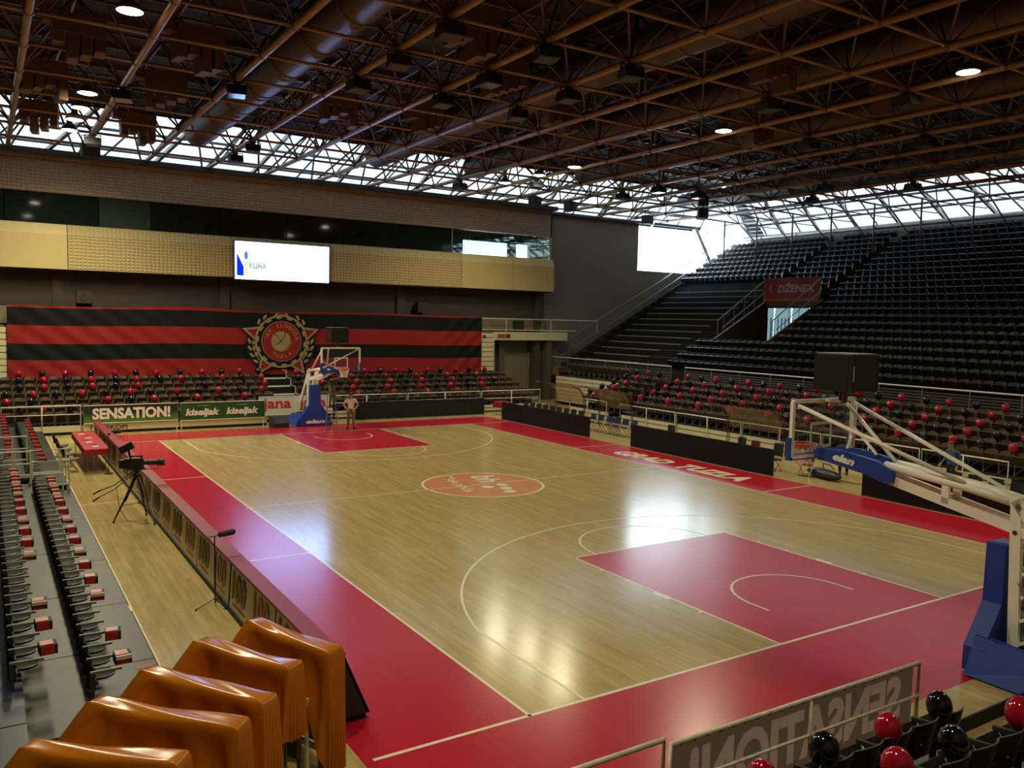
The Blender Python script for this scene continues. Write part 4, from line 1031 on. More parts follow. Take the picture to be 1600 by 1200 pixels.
# =================================================================== BASKETS
WHITEB2 = mat('white_enamel', (0.86, 0.83, 0.72), 0.3, noise=0.05)
def make_basket():
    o = empty('basketball_stand', (7.5, 0, 0), 0)
    # wheeled base
    w = MB(); w.boxp((-.5, -3.9, .06), (.5, -2.2, .34)); w.build('base_frame', CHARC, o)
    w = MB(); w.boxp((-.42, -3.85, .34), (.42, -3.3, .55)); w.build('counterweight', BLACKM, o)
    for x in (-.45, .45):
        for y in (-3.7, -2.4):
            w = MB(); w.tube([(x-.04, y, .07), (x+.04, y, .07)], .07, 10); w.build('wheel', BLACK, o)
    # front pad: flares out towards the floor
    prof = [(-.75, .03), (-.75, .42), (-.27, 1.06), (-.25, 2.0), (.25, 2.0), (.27, 1.06), (.75, .42), (.75, .03)]
    w = MB(); w.prism(prof, lambda u, v, d: (u, d, v), -2.47, -2.17); w.build('front_pad', BLUEP, o)
    for s in (-1, 1):
        w = MB(); w.prism([(-2.3, .03), (-2.3, .60), (-3.9, .50), (-3.9, .03)], lambda u, v, d: (s*(d+ (0.28 if v < .1 else 0.0)), u, v), .52, .66); w.build('side_pad', BLUEP, o)
    for s in (-1, 1):
        w = MB(); w.bar((s*.21, -2.66, .3), (s*.21, -2.56, 2.78), .07, .16, (0, 1, 0)); w.build('column_rail', WHITEB2, o)
    for k in range(6):
        z = .55+.37*k; y = -2.66+.1*(z-.3)/2.48
        w = MB(); w.bar((-.21, y, z), (.21, y, z), .1, .05); w.build('column_rung', WHITEB2, o)
    for s in (-1, 1):      # side plates with rungs seen from the flank
        for k in range(5):
            z = .5+.37*k; w = MB(); w.bar((s*.21, -2.72, z), (s*.21, -2.88, z+.1), .05, .05); w.build('column_bracket', WHITEB2, o)
        w = MB(); w.bar((s*.21, -2.95, .35), (s*.21, -2.72, 2.5), .05, .05, (0, 1, 0)); w.build('column_rail', WHITEB2, o)
    # arm
    for s in (-1, 1):
        w = MB(); w.tube([(s*.17, -2.6, 2.68), (s*.17, -1.75, 2.80), (s*.17, -.3, 2.93)], .075, 10); w.build('upper_beam', WHITEB2, o, smooth=True)
        w = MB(); w.bar((s*.17, -2.6, 2.27), (s*.17, -.3, 2.70), .07, .15); w.build('lower_beam', WHITEB2, o)
        w = MB(); w.bar((s*.17, -1.42, 2.46), (s*.17, -1.42, 2.84), .07, .12, (0, 1, 0)); w.build('arm_web', WHITEB2, o)
        w = MB(); w.bar((s*.20, -2.55, 2.74), (s*.20, -3.9, 1.0), .09, .16); w.build('rear_brace', WHITEB2, o)
        w = MB(); w.bar((s*.20, -2.6, 2.28), (s*.20, -3.2, 2.0), .08, .12); w.build('rear_tie', WHITEB2, o)
        w = MB(); w.tube([(s*.26, -2.58, 2.24), (s*.20, -2.58, 2.24)], .035, 10); w.build('pivot_bolt', CHARC, o)
        w = MB(); w.tube([(s*.30, -2.62, 2.66), (s*.20, -2.56, 2.68)], .035, 8); w.build('pivot_bolt', GREYM, o)
        w = MB(); w.tube([(s*.12, -2.7, 1.15), (s*.12, -3.8, .5)], .035, 8); w.build('gas_strut', CHROME, o)
        w = MB(); w.tube([(s*.22, -2.65, 1.5), (s*.30, -3.35, .4)], .025, 8); w.build('side_strut', GREYM, o)
    pp = [(1.13, 3.01), (.97, 3.07), (.5, 3.08), (-.23, 2.99), (-.54, 2.83), (-.52, 2.66), (-.4, 2.62), (.08, 2.73), (1.10, 2.86)]
    for s in (-1, 1):
        w = MB(); w.prism(pp, lambda u, v, d: (s*d, u, v), .22, .30); ap = w.build('arm_pad', BLUEP, o)
        me = text_mesh('elan', .15, .003, .46, .25, .05, material=WHITEP)
        if s < 0: put_text('pad_lettering', me, o, (-.304, .70, 2.885), (0, -1, -.13), (0, -.13, 1))
        else: put_text('pad_lettering', me, o, (.304, .22, 2.82), (0, 1, .13), (0, -.13, 1))
    w = MB(); w.bar((0, -.45, 2.72), (0, 1.1, 2.95), .4, .1); w.build('arm_box', WHITEB2, o)
    put_text('pad_lettering', text_mesh('elan', .20, .003, .95, .25, .04, material=WHITEP), o, (.48, -2.165, .13), (-1, 0, 0), (0, 0, 1))
    # backboard
    b = MB(); b.boxp((-.88, 1.17, 2.92), (.88, 1.20, 3.93)); bb = b.build('backboard_glass', CLEAR, o)
    for a, c in (((-.9, 2.9), (-.9, 3.95)), ((.9, 2.9), (.9, 3.95)), ((-.9, 3.95), (.9, 3.95)), ((-.9, 2.9), (.9, 2.9))):
        w = MB(); w.bar((a[0], 1.17, a[1]), (c[0], 1.17, c[1]), .07, .07, (0, 1, 0)); w.build('board_frame', WHITEB2, o)
    for a, c in (((-.295, 3.05), (-.295, 3.5)), ((.295, 3.05), (.295, 3.5)), ((-.32, 3.5), (.32, 3.5)), ((-.32, 3.05), (.32, 3.05))):
        w = MB(); w.bar((a[0], 1.207, a[1]), (c[0], 1.207, c[1]), .055, .006, (0, 1, 0)); w.build('target_line', WHITEP, o)
    w = MB(); w.boxp((-.95, 1.14, 2.84), (.95, 1.25, 2.95)); w.build('bottom_pad', BLUEP, o)
    for s in (-1, 1):
        w = MB(); w.boxp((s*.87, 1.14, 2.84), (s*.96, 1.25, 3.27)); w.build('corner_pad', BLUEP, o)
    # rim and net
    w = MB(); w.tube([(.232*math.cos(a*PI/14), 1.575+.232*math.sin(a*PI/14), 3.05) for a in range(28)], .018, 8, closed=True)
    w.lathe([(.232, 2.985), (.238, 3.04)], (0, 1.575, 0), 28, cap=False); w.tube([(.225*math.cos(a*PI/14), 1.575+.225*math.sin(a*PI/14), 2.985) for a in range(28)], .009, 6, closed=True); rim = w.build('rim', ORRIM, o, smooth=True)
    w = MB(); w.boxp((-.12, 1.21, 2.93), (.12, 1.23, 3.08)); w.boxp((-.09, 1.22, 3.035), (.09, 1.36, 3.055)); w.build('rim_plate', ORRIM, o)
    lev = [(.228, 3.02), (.20, 2.92), (.165, 2.82), (.145, 2.73), (.15, 2.64)]
    for i in range(12):
        w = MB()
        for sg in (-1, 1):
            w.tube([(r*math.cos((i+sg*j*.5)*PI/6), 1.575+r*math.sin((i+sg*j*.5)*PI/6), z) for j, (r, z) in enumerate(lev)], .0085, 5)
        w.build('net_strand', NETW, rim)
    # struts behind the board
    for a, c, r in (((-.84, 1.1, 3.88), (-.2, -1.75, 2.86), .038), ((.84, 1.1, 3.88), (.2, -2.2, 2.80), .038), ((.55, 1.08, 3.90), (.12, -.3, 2.98), .036), ((.85, 1.1, 3.35), (.2, .75, 3.06), .03), ((.85, 1.1, 3.4), (.15, .1, 3.04), .028), ((.86, 1.1, 3.0), (.86, 1.08, 3.9), .04)):
        w = MB(); w.tube([a, c], r, 8); w.build('strut', WHITEB2, o, smooth=True)
    w = MB(); w.bar((0, .78, 3.96), (0, 1.14, 3.96), .09, .05); w.build('clock_bracket', WHITEB2, o)
    return o
b1 = make_basket(); tag(b1, 'near basketball stand with white arm, blue pads and glass board, behind the near baseline', 'basketball hoop', 'basketball stands')
b2 = copy_tree(b1); b2.location = (7.5, 28, 0); b2.rotation_euler = (0, 0, PI); tag(b2, 'far basketball stand with wide blue base pad, in front of the striped banner', 'basketball hoop', 'basketball stands')
def shot_clock(loc, rz, label):
    o = empty('shot_clock', loc, rz, label, 'scoreboard', 'shot clocks on the baskets')
    for k in range(4):
        a = k*PI/2; w = MB(); w.boxp((-.375, -.40, 0), (.375, -.36, .68)); p = w.build('display_panel', BLACK, o); p.rotation_euler = (0, 0, a)
        w = MB(); w.boxp((-.33, -.405, .05), (.33, -.40, .63)); q = w.build('dark_face', mat('dark_led_face', (.018, .02, .017), .25), p)
        w = MB(); w.boxp((-.405, -.405, 0), (-.36, -.36, .68)); p = w.build('corner_post', BLACK, o); p.rotation_euler = (0, 0, a)
    w = MB(); w.boxp((-.38, -.38, .66), (.38, .38, .70)); w.build('lid', mat('pale_lid', (.25, .25, .24), .4), o)
    w = MB(); w.boxp((-.36, -.36, 0.0), (.36, .36, .03)); w.build('bottom', BLACK, o)
    w = MB(); w.tube([(0, 0, -.24), (0, 0, .02)], .05, 8); w.tube([(0, .1, -.24), (0, .1, .02)], .03, 8); w.build('mount', mat('rusty_brown', (.16, .08, .06), .5), o)
    w = MB()
    for k in range(8): w.boxp((-.355, -.409, .20+.035*k), (-.335, -.405, .228+.035*k))
    w.build('corner_mark', WHITEP, o)
    return o
shot_clock((7.5, .72, 4.18), 0, 'black four-sided shot clock box mounted above the near glass board')
shot_clock((7.5, 27.3, 4.18), PI, 'black four-sided shot clock box above the far glass board, before the banner')

# =================================================================== PERIMETER BOARDS
def aboard(y0, y1, i):
    o = empty('advertising_board', (-2.55, y0, 0), 0, 'sloping perimeter board with red top and faded numbers, %s unit from the near end' % nth(i+1), 'advertising board', 'perimeter boards beside the scorer side'); L = y1-y0
    w = MB(); w.prism([(0.02, .10), (0.07, .93), (.11, .93), (.06, .10)], lambda u, v, d: (u, d, v), .02, L-.02); w.build('back_panel', mat('grey_beige_panel', (.78, .70, .50), .5, noise=.15), o)
    w = MB(); w.prism([(.62, .10), (.26, .94), (.22, .94), (.58, .10)], lambda u, v, d: (u, d, v), 0, L); w.build('front_panel', BLACKM, o)
    w = MB(); w.boxp((.0, -.01, .94), (.27, L+.01, .985)); w.build('top_ledge', mat('dull_red_ledge', (.25, .014, .03), .5, noise=.2), o)
    w = MB(); w.boxp((0, 0, 0), (.05, L, .10)); w.boxp((.55, .1, 0), (.6, L-.1, .1)); w.build('foot_rail', BLACKM, o)
    w = MB(); w.prism([(0.02, .1), (.07, .93), (.26, .94), (.62, .1)], lambda u, v, d: (u, d, v), 0.0, 0.03); w.build('end_plate', BLACKM, o)
    nrm = Vector((-.83, 0, .05)).normalized()
    for k, m in ((0, mat('faded_dark_print', (.24, .16, .075), .6)), (1, mat('faded_red_print', (.55, .22, .14), .6))):
        yy = L-.18-k*L*.5
        put_text('board_number', text_mesh('100', .52, .003, .86, 0, .035, material=m), o, (.018, yy, .30), (0, -1, 0), (.05, 0, .83))
        w = MB(); w.boxp((0.022, yy-.85, .2), (.03, yy-.05, .24)); w.build('board_print', m, o)
    return o
ys = [.95, 3.3, 6.0, 8.7, 11.4, 14.1, 16.8, 19.5, 22.2, 24.9, 27.6]
for i, (a, b) in enumerate(zip(ys[:-1], ys[1:])): aboard(a+(.05 if abs(a-6) < .1 else 0.005), b-.005, i)
def black_board(p0, p1, h, label):
    p0 = Vector((*p0, 0)); p1 = Vector((*p1, 0)); d = p1-p0; L = d.length
    o = empty('black_board', p0, math.atan2(d.y, d.x), label, 'advertising board', 'plain black perimeter boards')
    n = max(2, round(L/1.9))
    for i in range(n):
        w = MB(); w.boxp((L*i/n+.004, -.03, .03), (L*(i+1)/n-.004, .03, h)); w.build('panel', mat('led_panel_black', (.018, .018, .0185), .8, noise=.15, spec=.15), o)
        w = MB(); w.bar((L*(i+.5)/n, .03, h*.8), (L*(i+.5)/n, .42, .03), .04, .04); w.build('rear_brace', CHARC, o)
    w = MB(); w.boxp((0, -.035, 0), (L, .035, .03)); w.build('foot_strip', CHARC, o)
black_board((17.62, 29.15), (17.62, 21.4), .95, 'long black board along the far part of the tribune-side line, dark chair backs above it')
black_board((17.62, 18.45), (17.62, 10.7), .95, 'long black board behind the white floor lettering on the red border')
black_board((17.62, 7.12), (17.62, -0.6), .88, 'black board nearest the camera on the tribune side, seen behind the white arm')
black_board((10.15, 31.65), (17.9, 31.55), .94, 'long black board along the far end line below the white railings')
# printed boards of the far end
def print_board(x0, x1, y, z0, z1, m, label, name='advertising_board'):
    o = empty(name, (x0, y, z0), 0, label, 'advertising board'); 
    w = MB(); w.boxp((0, 0, 0), (x1-x0, .04, z1-z0)); w.build('panel', m, o)
    for x in (.05, x1-x0-.05):
        w = MB(); w.tube([(x, .06, z1-z0), (x, .06, -z0)], .02, 6); w.build('post', WHITEM, o)
    w = MB(); w.tube([(0, 0, 0), (x1-x0, 0, 0), (x1-x0, 0, z1-z0), (0, 0, z1-z0)], .018, 5, closed=True); w.build('frame', WHITEM, o)
    return o
def green_grad():
    m = bpy.data.materials.new('green_banner_print'); m.use_nodes = True; nt = m.node_tree; b = nt.nodes['Principled BSDF']
    tc = nt.nodes.new('ShaderNodeTexCoord'); sp = nt.nodes.new('ShaderNodeSeparateXYZ'); nt.links.new(tc.outputs['Generated'], sp.inputs[0])
    cr_ = nt.nodes.new('ShaderNodeValToRGB'); e = cr_.color_ramp.elements; e[0].color = (.10, .26, .03, 1); e[0].position = 0.0; e[1].color = (.012, .022, .016, 1); e[1].position = .6
    nt.links.new(sp.outputs['Z'], cr_.inputs[0]); nt.links.new(cr_.outputs[0], b.inputs['Base Color']); b.inputs['Roughness'].default_value = .5; return m
sb = print_board(-2.55, 1.33, 31.17, .46, 1.25, green_grad(), 'dark green board with big pale capital lettering on the far stand')
put_text('lettering', text_mesh('SENSATION!', .50, .006, 3.2, 0, .042, material=WHITEP), sb, (.34, -.012, .17), (1, 0, 0), (0, 0, 1))
kb = print_board(1.43, 5.3, 31.17, .42, 1.24, mat('kiosk_green', (.016, .085, .022), .45, noise=.6, nscale=1.4), 'green board with the same white slanted word twice, on the far stand')
for x in (.22, 2.05):
    put_text('lettering', text_mesh('kiseljak', .42, .006, 1.52, .22, .04, material=WHITEP), kb, (x, -.012, .12), (1, 0, 0), (0, 0, 1))
    w = MB(); w.tube([(x+.5+.045*i, -.012, .66+.03*math.sin(i*2.1)) for i in range(12)], .010, 4); w.build('script_line', mat('yellowgreen_print', (.30, .36, .06), .5), kb)
jb = print_board(5.32, 9.15, 32.28, .38, 1.30, WHITEB, 'white banner board with red lower-case lettering behind the far basket')
for x in (.2, 2.05):
    put_text('lettering', text_mesh('jana', .66, .006, 1.42, 0, .02, material=REDT), jb, (x, -.012, .16), (1, 0, 0), (0, 0, 1))

# =================================================================== CHAIRS AND BENCHES
def make_chair(m, legm, h=.82):
    o = empty('folding_chair', (0, 0, 0))
    w = MB(); w.grid(lambda u, v: ((u-.5)*.42, -.2+.4*v, .45-.03*math.sin(PI*v)), 4, 4)
    q = MB(); q.v = w.v+[(x, y, z-.03) for x, y, z in w.v]; n = len(w.v); q.f = w.f+[tuple(i+n for i in f[::-1]) for f in w.f]; q.mi = [0]*len(q.f)
    q.build('seat', m, o)
    w = MB(); w.grid(lambda u, v: ((u-.5)*.42, .2+.05*v+.05*(1-(2*u-1)**2), .52+(h-.52)*v), 4, 2)
    q = MB(); q.v = w.v+[(x, y+.025, z) for x, y, z in w.v]; n = len(w.v); q.f = w.f+[tuple(i+n for i in f[::-1]) for f in w.f]; q.mi = [0]*len(q.f)
    q.build('backrest', m, o)
    for s in (-1, 1):
        w = MB(); w.tube([(s*.2, .24, h-.05), (s*.21, .18, .45), (s*.21, -.2, 0)], .012, 5); w.build('leg', legm, o)
        w = MB(); w.tube([(s*.19, -.15, .43), (s*.19, .22, 0)], .012, 5); w.build('leg', legm, o)
    w = MB(); w.tube([(-.2, -.1, .1), (.2, -.1, .1)], .009, 4); w.build('stretcher', legm, o)
    return o
def chairs(proto, spots, label, group, name=None):
    for i, (x, y, rz) in enumerate(spots):
        c = proto if i == 0 else copy_tree(proto); c.location = (x, y, 0); c.rotation_euler = (0, 0, rz)
        if name: c.name = name
        tag(c, label % nth(i+1), 'chair', group)
nav = make_chair(NAVY, GREYM)
chairs(nav, [(19.3, 20.45+.62*i, -PI/2+.05*((i*5) % 3-1)) for i in range(6)], 'navy chair in the gap between two black boards, %s from the near end', 'navy chairs in the gap')
blk = make_chair(BLACKM, CHARC, .98)
chairs(blk, [(18.55, 23.6+.62*i, -PI/2) for i in range(9)], 'black chair whose back shows over the farther tribune-side board, %s from its near end', 'black chairs behind the board')
mar = make_chair(MAROON, GREYM, .95)
chairs(mar, [(18.7, 10.15, -PI/2+.2), (18.6, 12.6, -PI/2)], 'maroon chair by the near end of the lettering-side black board, %s from its end', 'maroon chairs')
bl2 = make_chair(BLACKM, CHARC, 1.0)
chairs(bl2, [(18.6, 11.5, -PI/2), (18.6, 13.3, -PI/2-.1), (18.65, 17.3, -PI/2)], 'black chair behind the board at the floor lettering, %s from its near end', 'black chairs behind the lettering board')
bl3 = make_chair(BLACKM, CHARC, 1.02)
chairs(bl3, [(18.7, 2.4+.62*i, -PI/2) for i in range(7)], 'black chair behind the black board nearest the camera, %s along', 'black chairs behind the nearest board')
# canopy shelters behind the benches
def shelter(y0, y1, label):
    o = empty('bench_shelter', (20.3, y0, 0), 0, label, 'shelter', 'clear canopy shelters'); L = y1-y0; DR = mat('dark_red_tube', (.09, .012, .012), .4)
    prof = [(1.5, 0.0), (1.5, .9), (1.38, 1.4), (1.05, 1.75), (.55, 1.92), (0, 1.95)]
    for y in (0, .12, L-.12, L):
        w = MB(); w.tube([(u, y, v) for u, v in prof], .022, 6); w.build('frame_leg', DR, o, smooth=True)
    for u, v in (prof[1], prof[3], prof[5]):
        w = MB(); w.tube([(u, 0, v), (u, L, v)], .016, 6); w.build('frame_rail', DR, o)
    for a, b in zip(prof[1:-1], prof[2:]):
        w = MB(); w.add([(a[0], .12, a[1]), (a[0], L-.12, a[1]), (b[0], L-.12, b[1]), (b[0], .12, b[1])], [(0, 1, 2, 3)]); w.build('acrylic_sheet', AMBER, o, fixn=False)
shelter(27.2, 30.0, 'dark red framed shelter with clear sheet before the pale closed stand')
shelter(23.2, 26.0, 'dark red framed shelter with clear sheet before the aisle, behind the navy chairs')
shelter(13.6, 16.8, 'dark red framed shelter with brownish clear sheet behind the floor-lettering board')
# red cloth table at the far corner
def cloth_table(name, x0, x1, y0, y1, z, drop, label, cat='table'):
    o = empty(name, ((x0+x1)/2, (y0+y1)/2, 0), 0, label, cat); a, b = (x1-x0)/2, (y1-y0)/2
    w = MB(); w.boxp((-a+.03, -b+.03, z-.03), (a-.03, b-.03, z-.004)); w.build('table_top', CHARC, o)
    for sx in (-1, 1):
        for sy in (-1, 1):
            w = MB(); w.tube([(sx*(a-.1), sy*(b-.15), z-.03), (sx*(a-.1), sy*(b-.15), 0)], .016, 6); w.build('leg', GREYM, o)
    c = empty('tablecloth', ((x0+x1)/2, (y0+y1)/2, 0), 0, 'red cloth covering the '+label.split(',')[0].replace('long table', 'long trestle table'), 'tablecloth')
    w = MB(); n = 48; rings = []
    def ring(e, zz, wv):
        out = []
        for i in range(n):
            t = i/n*4; s = int(t); f = t-s
            cs = [(-a-e, -b-e), (a+e, -b-e), (a+e, b+e), (-a-e, b+e)]
            p = Vector(cs[s]).lerp(Vector(cs[(s+1) % 4]), f); k = 1+wv*math.sin(i*2.3)
            out.append((p.x*k, p.y*k, zz))
        return out
    R_ = [ring(0, z+.003, 0), ring(.008, z-.01, 0), ring(.015, z-drop*.5, .004), ring(.02, z-drop, .008)]
    for r in R_: w.v += r
    for k in range(3):
        for i in range(n): w.face((k*n+i, k*n+(i+1) % n, (k+1)*n+(i+1) % n, (k+1)*n+i))
    w.face(range(n)); w.build('cloth', REDC, c, fixn=True)
    return o
cloth_table('long_table', -3.42, -2.68, 21.4, 26.0, .79, .2, 'long table, beside the inner end of the perimeter boards')
cloth_table('small_table', 18.3, 19.0, 30.4, 31.2, .76, .32, 'small corner table, beyond the end of the far black board')
for i in range(7):
    p = empty('paper_sheet', (-3.05+random.uniform(-.16, .12), 22.0+.55*i, .795), random.uniform(-.3, .3), 'white paper on the red table, %s from its near end' % nth(i+1), 'paper', 'papers on the red table')
    w = MB(); w.boxp((-.1, -.07, 0), (.1, .07, .004)); w.build('sheet', WHITEP if i % 2 == 0 else mat('dark_card', (.10, .01, .01), .5), p)
gch = make_chair(mat('grey_seat', (.10, .095, .08), .5), GREYM, .84)
chairs(gch, [(-3.75, 22.0, PI/2), (-3.8, 23.1, PI/2), (-3.78, 24.2, PI/2), (-3.8, 25.3, PI/2)], 'grey chair drawn up to the long red table, %s from its near end', 'chairs at the red table')
# black box and bag on the floor
t = empty('floor_monitor', (5.75, 30.35, 0), .15, 'black wedge box on the floor beside the far basket base', 'speaker')
w = MB(); w.prism([(-.3, 0), (.3, 0), (.3, .2), (.05, .52), (-.3, .52)], lambda u, v, d: (d, -u, v), -.38, .38); w.build('cabinet', BLACKM, t); w = MB(); w.add([(-.34, -.31, .22), (.34, -.31, .22), (.34, -.07, .5), (-.34, -.07, .5)], [(0, 1, 2, 3)]); w.build('grille', CHARC, t)
t = empty('equipment_bag', (19.0, 9.6, 0), 1.3, 'long black equipment bag on the wooden floor beyond the red border', 'bag')
w = MB(); w.ell((0, 0, .17), (.9, .28, .18), 14, 8); w.build('bag_body', BLACK, t, smooth=True)
w = MB(); w.tube([(-.3, -.2, .33), (-.2, -.1, .5), (.2, -.1, .5), (.3, -.2, .33)], .02, 6); w.build('strap', CHARC, t)
t = empty('floor_cable', (19.0, 10.4, 0), 0, 'thin dark cable lying on the wooden floor beyond the black boards', 'cable')
w = MB(); w.tube([(-.4, 0, .012), (.2, -.8, .012), (.1, -2.0, .012), (.9, -3.2, .012), (1.6, -3.6, .012)], .012, 6); w.build('cable_run', BLACK, t)

# =================================================================== NEAR-LEFT STAND (boards side)
ls = empty('boards_side_stand', (0, 0, 0), 0, 'low telescopic stand with worn grey platforms and folded seats along the scorer side', 'grandstand')
Tl = lambda a, b, z: (-4.16-b, a, z)
YS = [1.25, 3.7, 6.45, 9.4, 13.4, 17.2, 18.2, 22.4, 26.6, 30.6]
for k in range(4):
    z = .30+.25*k
    for a, b in list(zip(YS[:-1], YS[1:]))+([(-2.5, 1.25)] if k > 1 else []):
        if a == 17.2:
            continue
        m = PLAT if k < 2 else mat('blue_grey_platform', (.012, .02, .038), .4, noise=.6, nscale=2.5, spec=.35)
        w = MB(); w.boxp(Tl(a+.012, .85*k, z-.08), Tl(b-.012, .85*(k+1), z)); w.build('platform', m, ls)
    w = MB(); w.boxp(Tl(1.25, .85*k+.03, max(0, z-.33)), Tl(30.6, .85*k+.06, z-.08)); w.build('riser', DARKGAP, ls)
w = MB(); w.boxp((-4.155, 1.8, .001), (-4.03, 31, .004)); w.build('floor_gap_shade', DARKGAP, ls)  # black strip stands in for the shade in the gap beside the platform
w = MB(); w.boxp((-4.03, 1.8, .001), (-4.0, 31, .012)); w.build('floor_edge_strip', CREAM, ls)
for k in range(3):
    w = MB(); w.boxp(Tl(17.25, .85*k+.1, 0), Tl(18.15, .85*k+.95, .15+.25*k)); w.build('stair_step', CONC, ls)
for y in (5.95, 2.2):
    w = MB(); w.boxp((-4.17, y, 0), (-4.13, y+.3, .3)); w.build('edge_post', CREAM, ls)
for x, y, z in ((-5.05, 3.25, .302), (-4.45, 3.4, .302), (-5.95, 5.2, .552)):
    w = MB(); w.boxp((x, y, z), (x+.22, y+.10, z+.002)); w.build('orange_mark', mat('orange_mark', (.35, .10, .03), .6), ls)
def make_folded_seat():
    o = empty('folded_chair', (0, 0, 0))
    # faces -y locally ; rotated to face the court
    b = MB()
    w = MB()
    w.grid(lambda u, v: ((u-.5)*.40, .10+.05*(1-(2*u-1)**2), .30+.28*v), 6, 3); q = MB()
    q.v = w.v+[(x, y+.03, z) for x, y, z in w.v]; n = len(w.v); q.f = w.f+[tuple(i+n for i in f[::-1]) for f in w.f]; q.mi = [0]*len(q.f)
    q.build('backrest', mat('black_brown_plastic', (.008, .007, .006), .6, spec=.2), o, fixn=False)
    # tipped pan with a rounded pale rim
    w = MB(); pts = [(.17*math.cos(a), -.17*math.sin(a)) for a in [PI*i/10 for i in range(11)]]
    w.prism([(-.17, .06)]+[(-p[0], p[1]) for p in pts]+[(.17, .06)], lambda u, v, d: (u, v+.02, d), .42, .445); w.build('seat', MATS['black_brown_plastic'], o)
    w = MB(); w.tube([(p[0], p[1]+.02, .446) for p in pts], .007, 5); w.build('seat_rim', mat('pale_rim', (.22, .22, .21), .35), o)
    w = MB(); w.bar((-.25, .16, .56), (-.25, -.20, .56), .035, .03); w.build('armrest', mat('grey_arm', (.15, .15, .125), .5), o)
    w = MB(); w.bar((-.25, .14, 0), (-.25, .14, .56), .03, .05); w.build('leg', CHARC, o)
    return o
fs0 = make_folded_seat(); first = True
def claps(loc, rz, label, cream, k):
    o = empty('paper_clapper', loc, rz, label, 'paper fan', 'red paper fans on the seats')
    w = MB(); w.box((0, 0, .0), (.20, .20, .12)); w.build('black_back', BLACKM, o)
    w = MB(); w.box((-.015, 0, .064), (.15, .16, .012)); w.build('red_face', REDP, o)
    w = MB(); w.box((-.01, -.103, .0), (.15, .012, .11)); w.build('red_side', REDP, o)
    if cream: w = MB(); w.box((0, -.12, .04), (.19, .03, .05)); w.build('cream_edge', CREAM, o)
yr = [2.42+.465*i for i in range(30)]
for k in range(2):
    cc = 0
    for i, y in enumerate(yr):
        c = fs0 if first else copy_tree(fs0); first = False
        c.location = (-4.98-.85*k, y+.12*k, .30+.25*k); c.rotation_euler = (0, 0, PI/2)
        tag(c, 'folded seat with grey arm, boards-side stand, %s row, %s from its near end' % (('front', 'second')[k], nth(i+1)), 'seat', 'folded seats of the boards-side stand')
        if (i % 2 == 0 or i > 22) and (i, k) not in ((4, 0), (6, 1), (8, 1)):
            cc += 1
            claps((-4.73-.84*k, y+.12*k+.1, .30+.25*k+.56), PI/2*0+random.uniform(-.1, .1), 'red and black paper fan, boards-side stand, %s row, %s from its near end' % (('front', 'second')[k], nth(cc)), (i*5+k) % 3 == 0, k)
    cc = 0
    for i in range(23):
        y = 19.3+.465*i; c = copy_tree(fs0); c.location = (-4.98-.85*k, y, .30+.25*k); c.rotation_euler = (0, 0, PI/2)
        tag(c, 'folded seat beyond the white aisle rails, boards-side stand, %s row, %s from them' % (('front', 'second')[k], nth(i+1)), 'seat', 'folded seats beyond the aisle rails')
        if i % 2 == 0:
            cc += 1; claps((-4.73-.84*k, y+.1, .30+.25*k+.56), 0, 'red and black paper fan beyond the white aisle rails, %s row, %s from the rails' % (('front', 'second')[k], nth(cc)), False, k)
# aisle rails of that stand
def aisle_rail(y, xa, xb, z0, z1, label):
    o = empty('aisle_rail', (xa, y, 0), 0, label, 'railing', 'white aisle rails')
    L = xb-xa
    w = MB(); w.tube([(0, 0, z0), (0, 0, z1), (L, 0, z1), (L, 0, z0)], .028, 6); w.build('frame_tube', mat('cream_tube', (.55, .53, .40), .4), o)
    for t in (.35, .66):
        w = MB(); w.tube([(0, 0, z0+(z1-z0)*t), (L, 0, z0+(z1-z0)*t)], .022, 6); w.build('cross_rail', MATS['cream_tube'], o)
    w = MB(); w.tube([(L*.82, 0, z0), (L*.82, 0, z1)], .024, 6); w.build('middle_post', MATS['cream_tube'], o)
aisle_rail(18.3, -5.1, -4.2, .30, 1.32, 'white tube rail across the aisle of the boards-side stand, nearer the court')
aisle_rail(17.2, -5.1, -4.2, .1, 1.16, 'white tube rail across the aisle, low one nearer the camera')
aisle_rail(19.2, -7.2, -5.15, .55, 1.62, 'white tube rail reaching out of the picture beside the aisle of the boards-side stand')
aisle_rail(17.2, -7.2, -5.15, .45, 1.46, 'second white tube rail reaching out of the picture, nearer the camera')

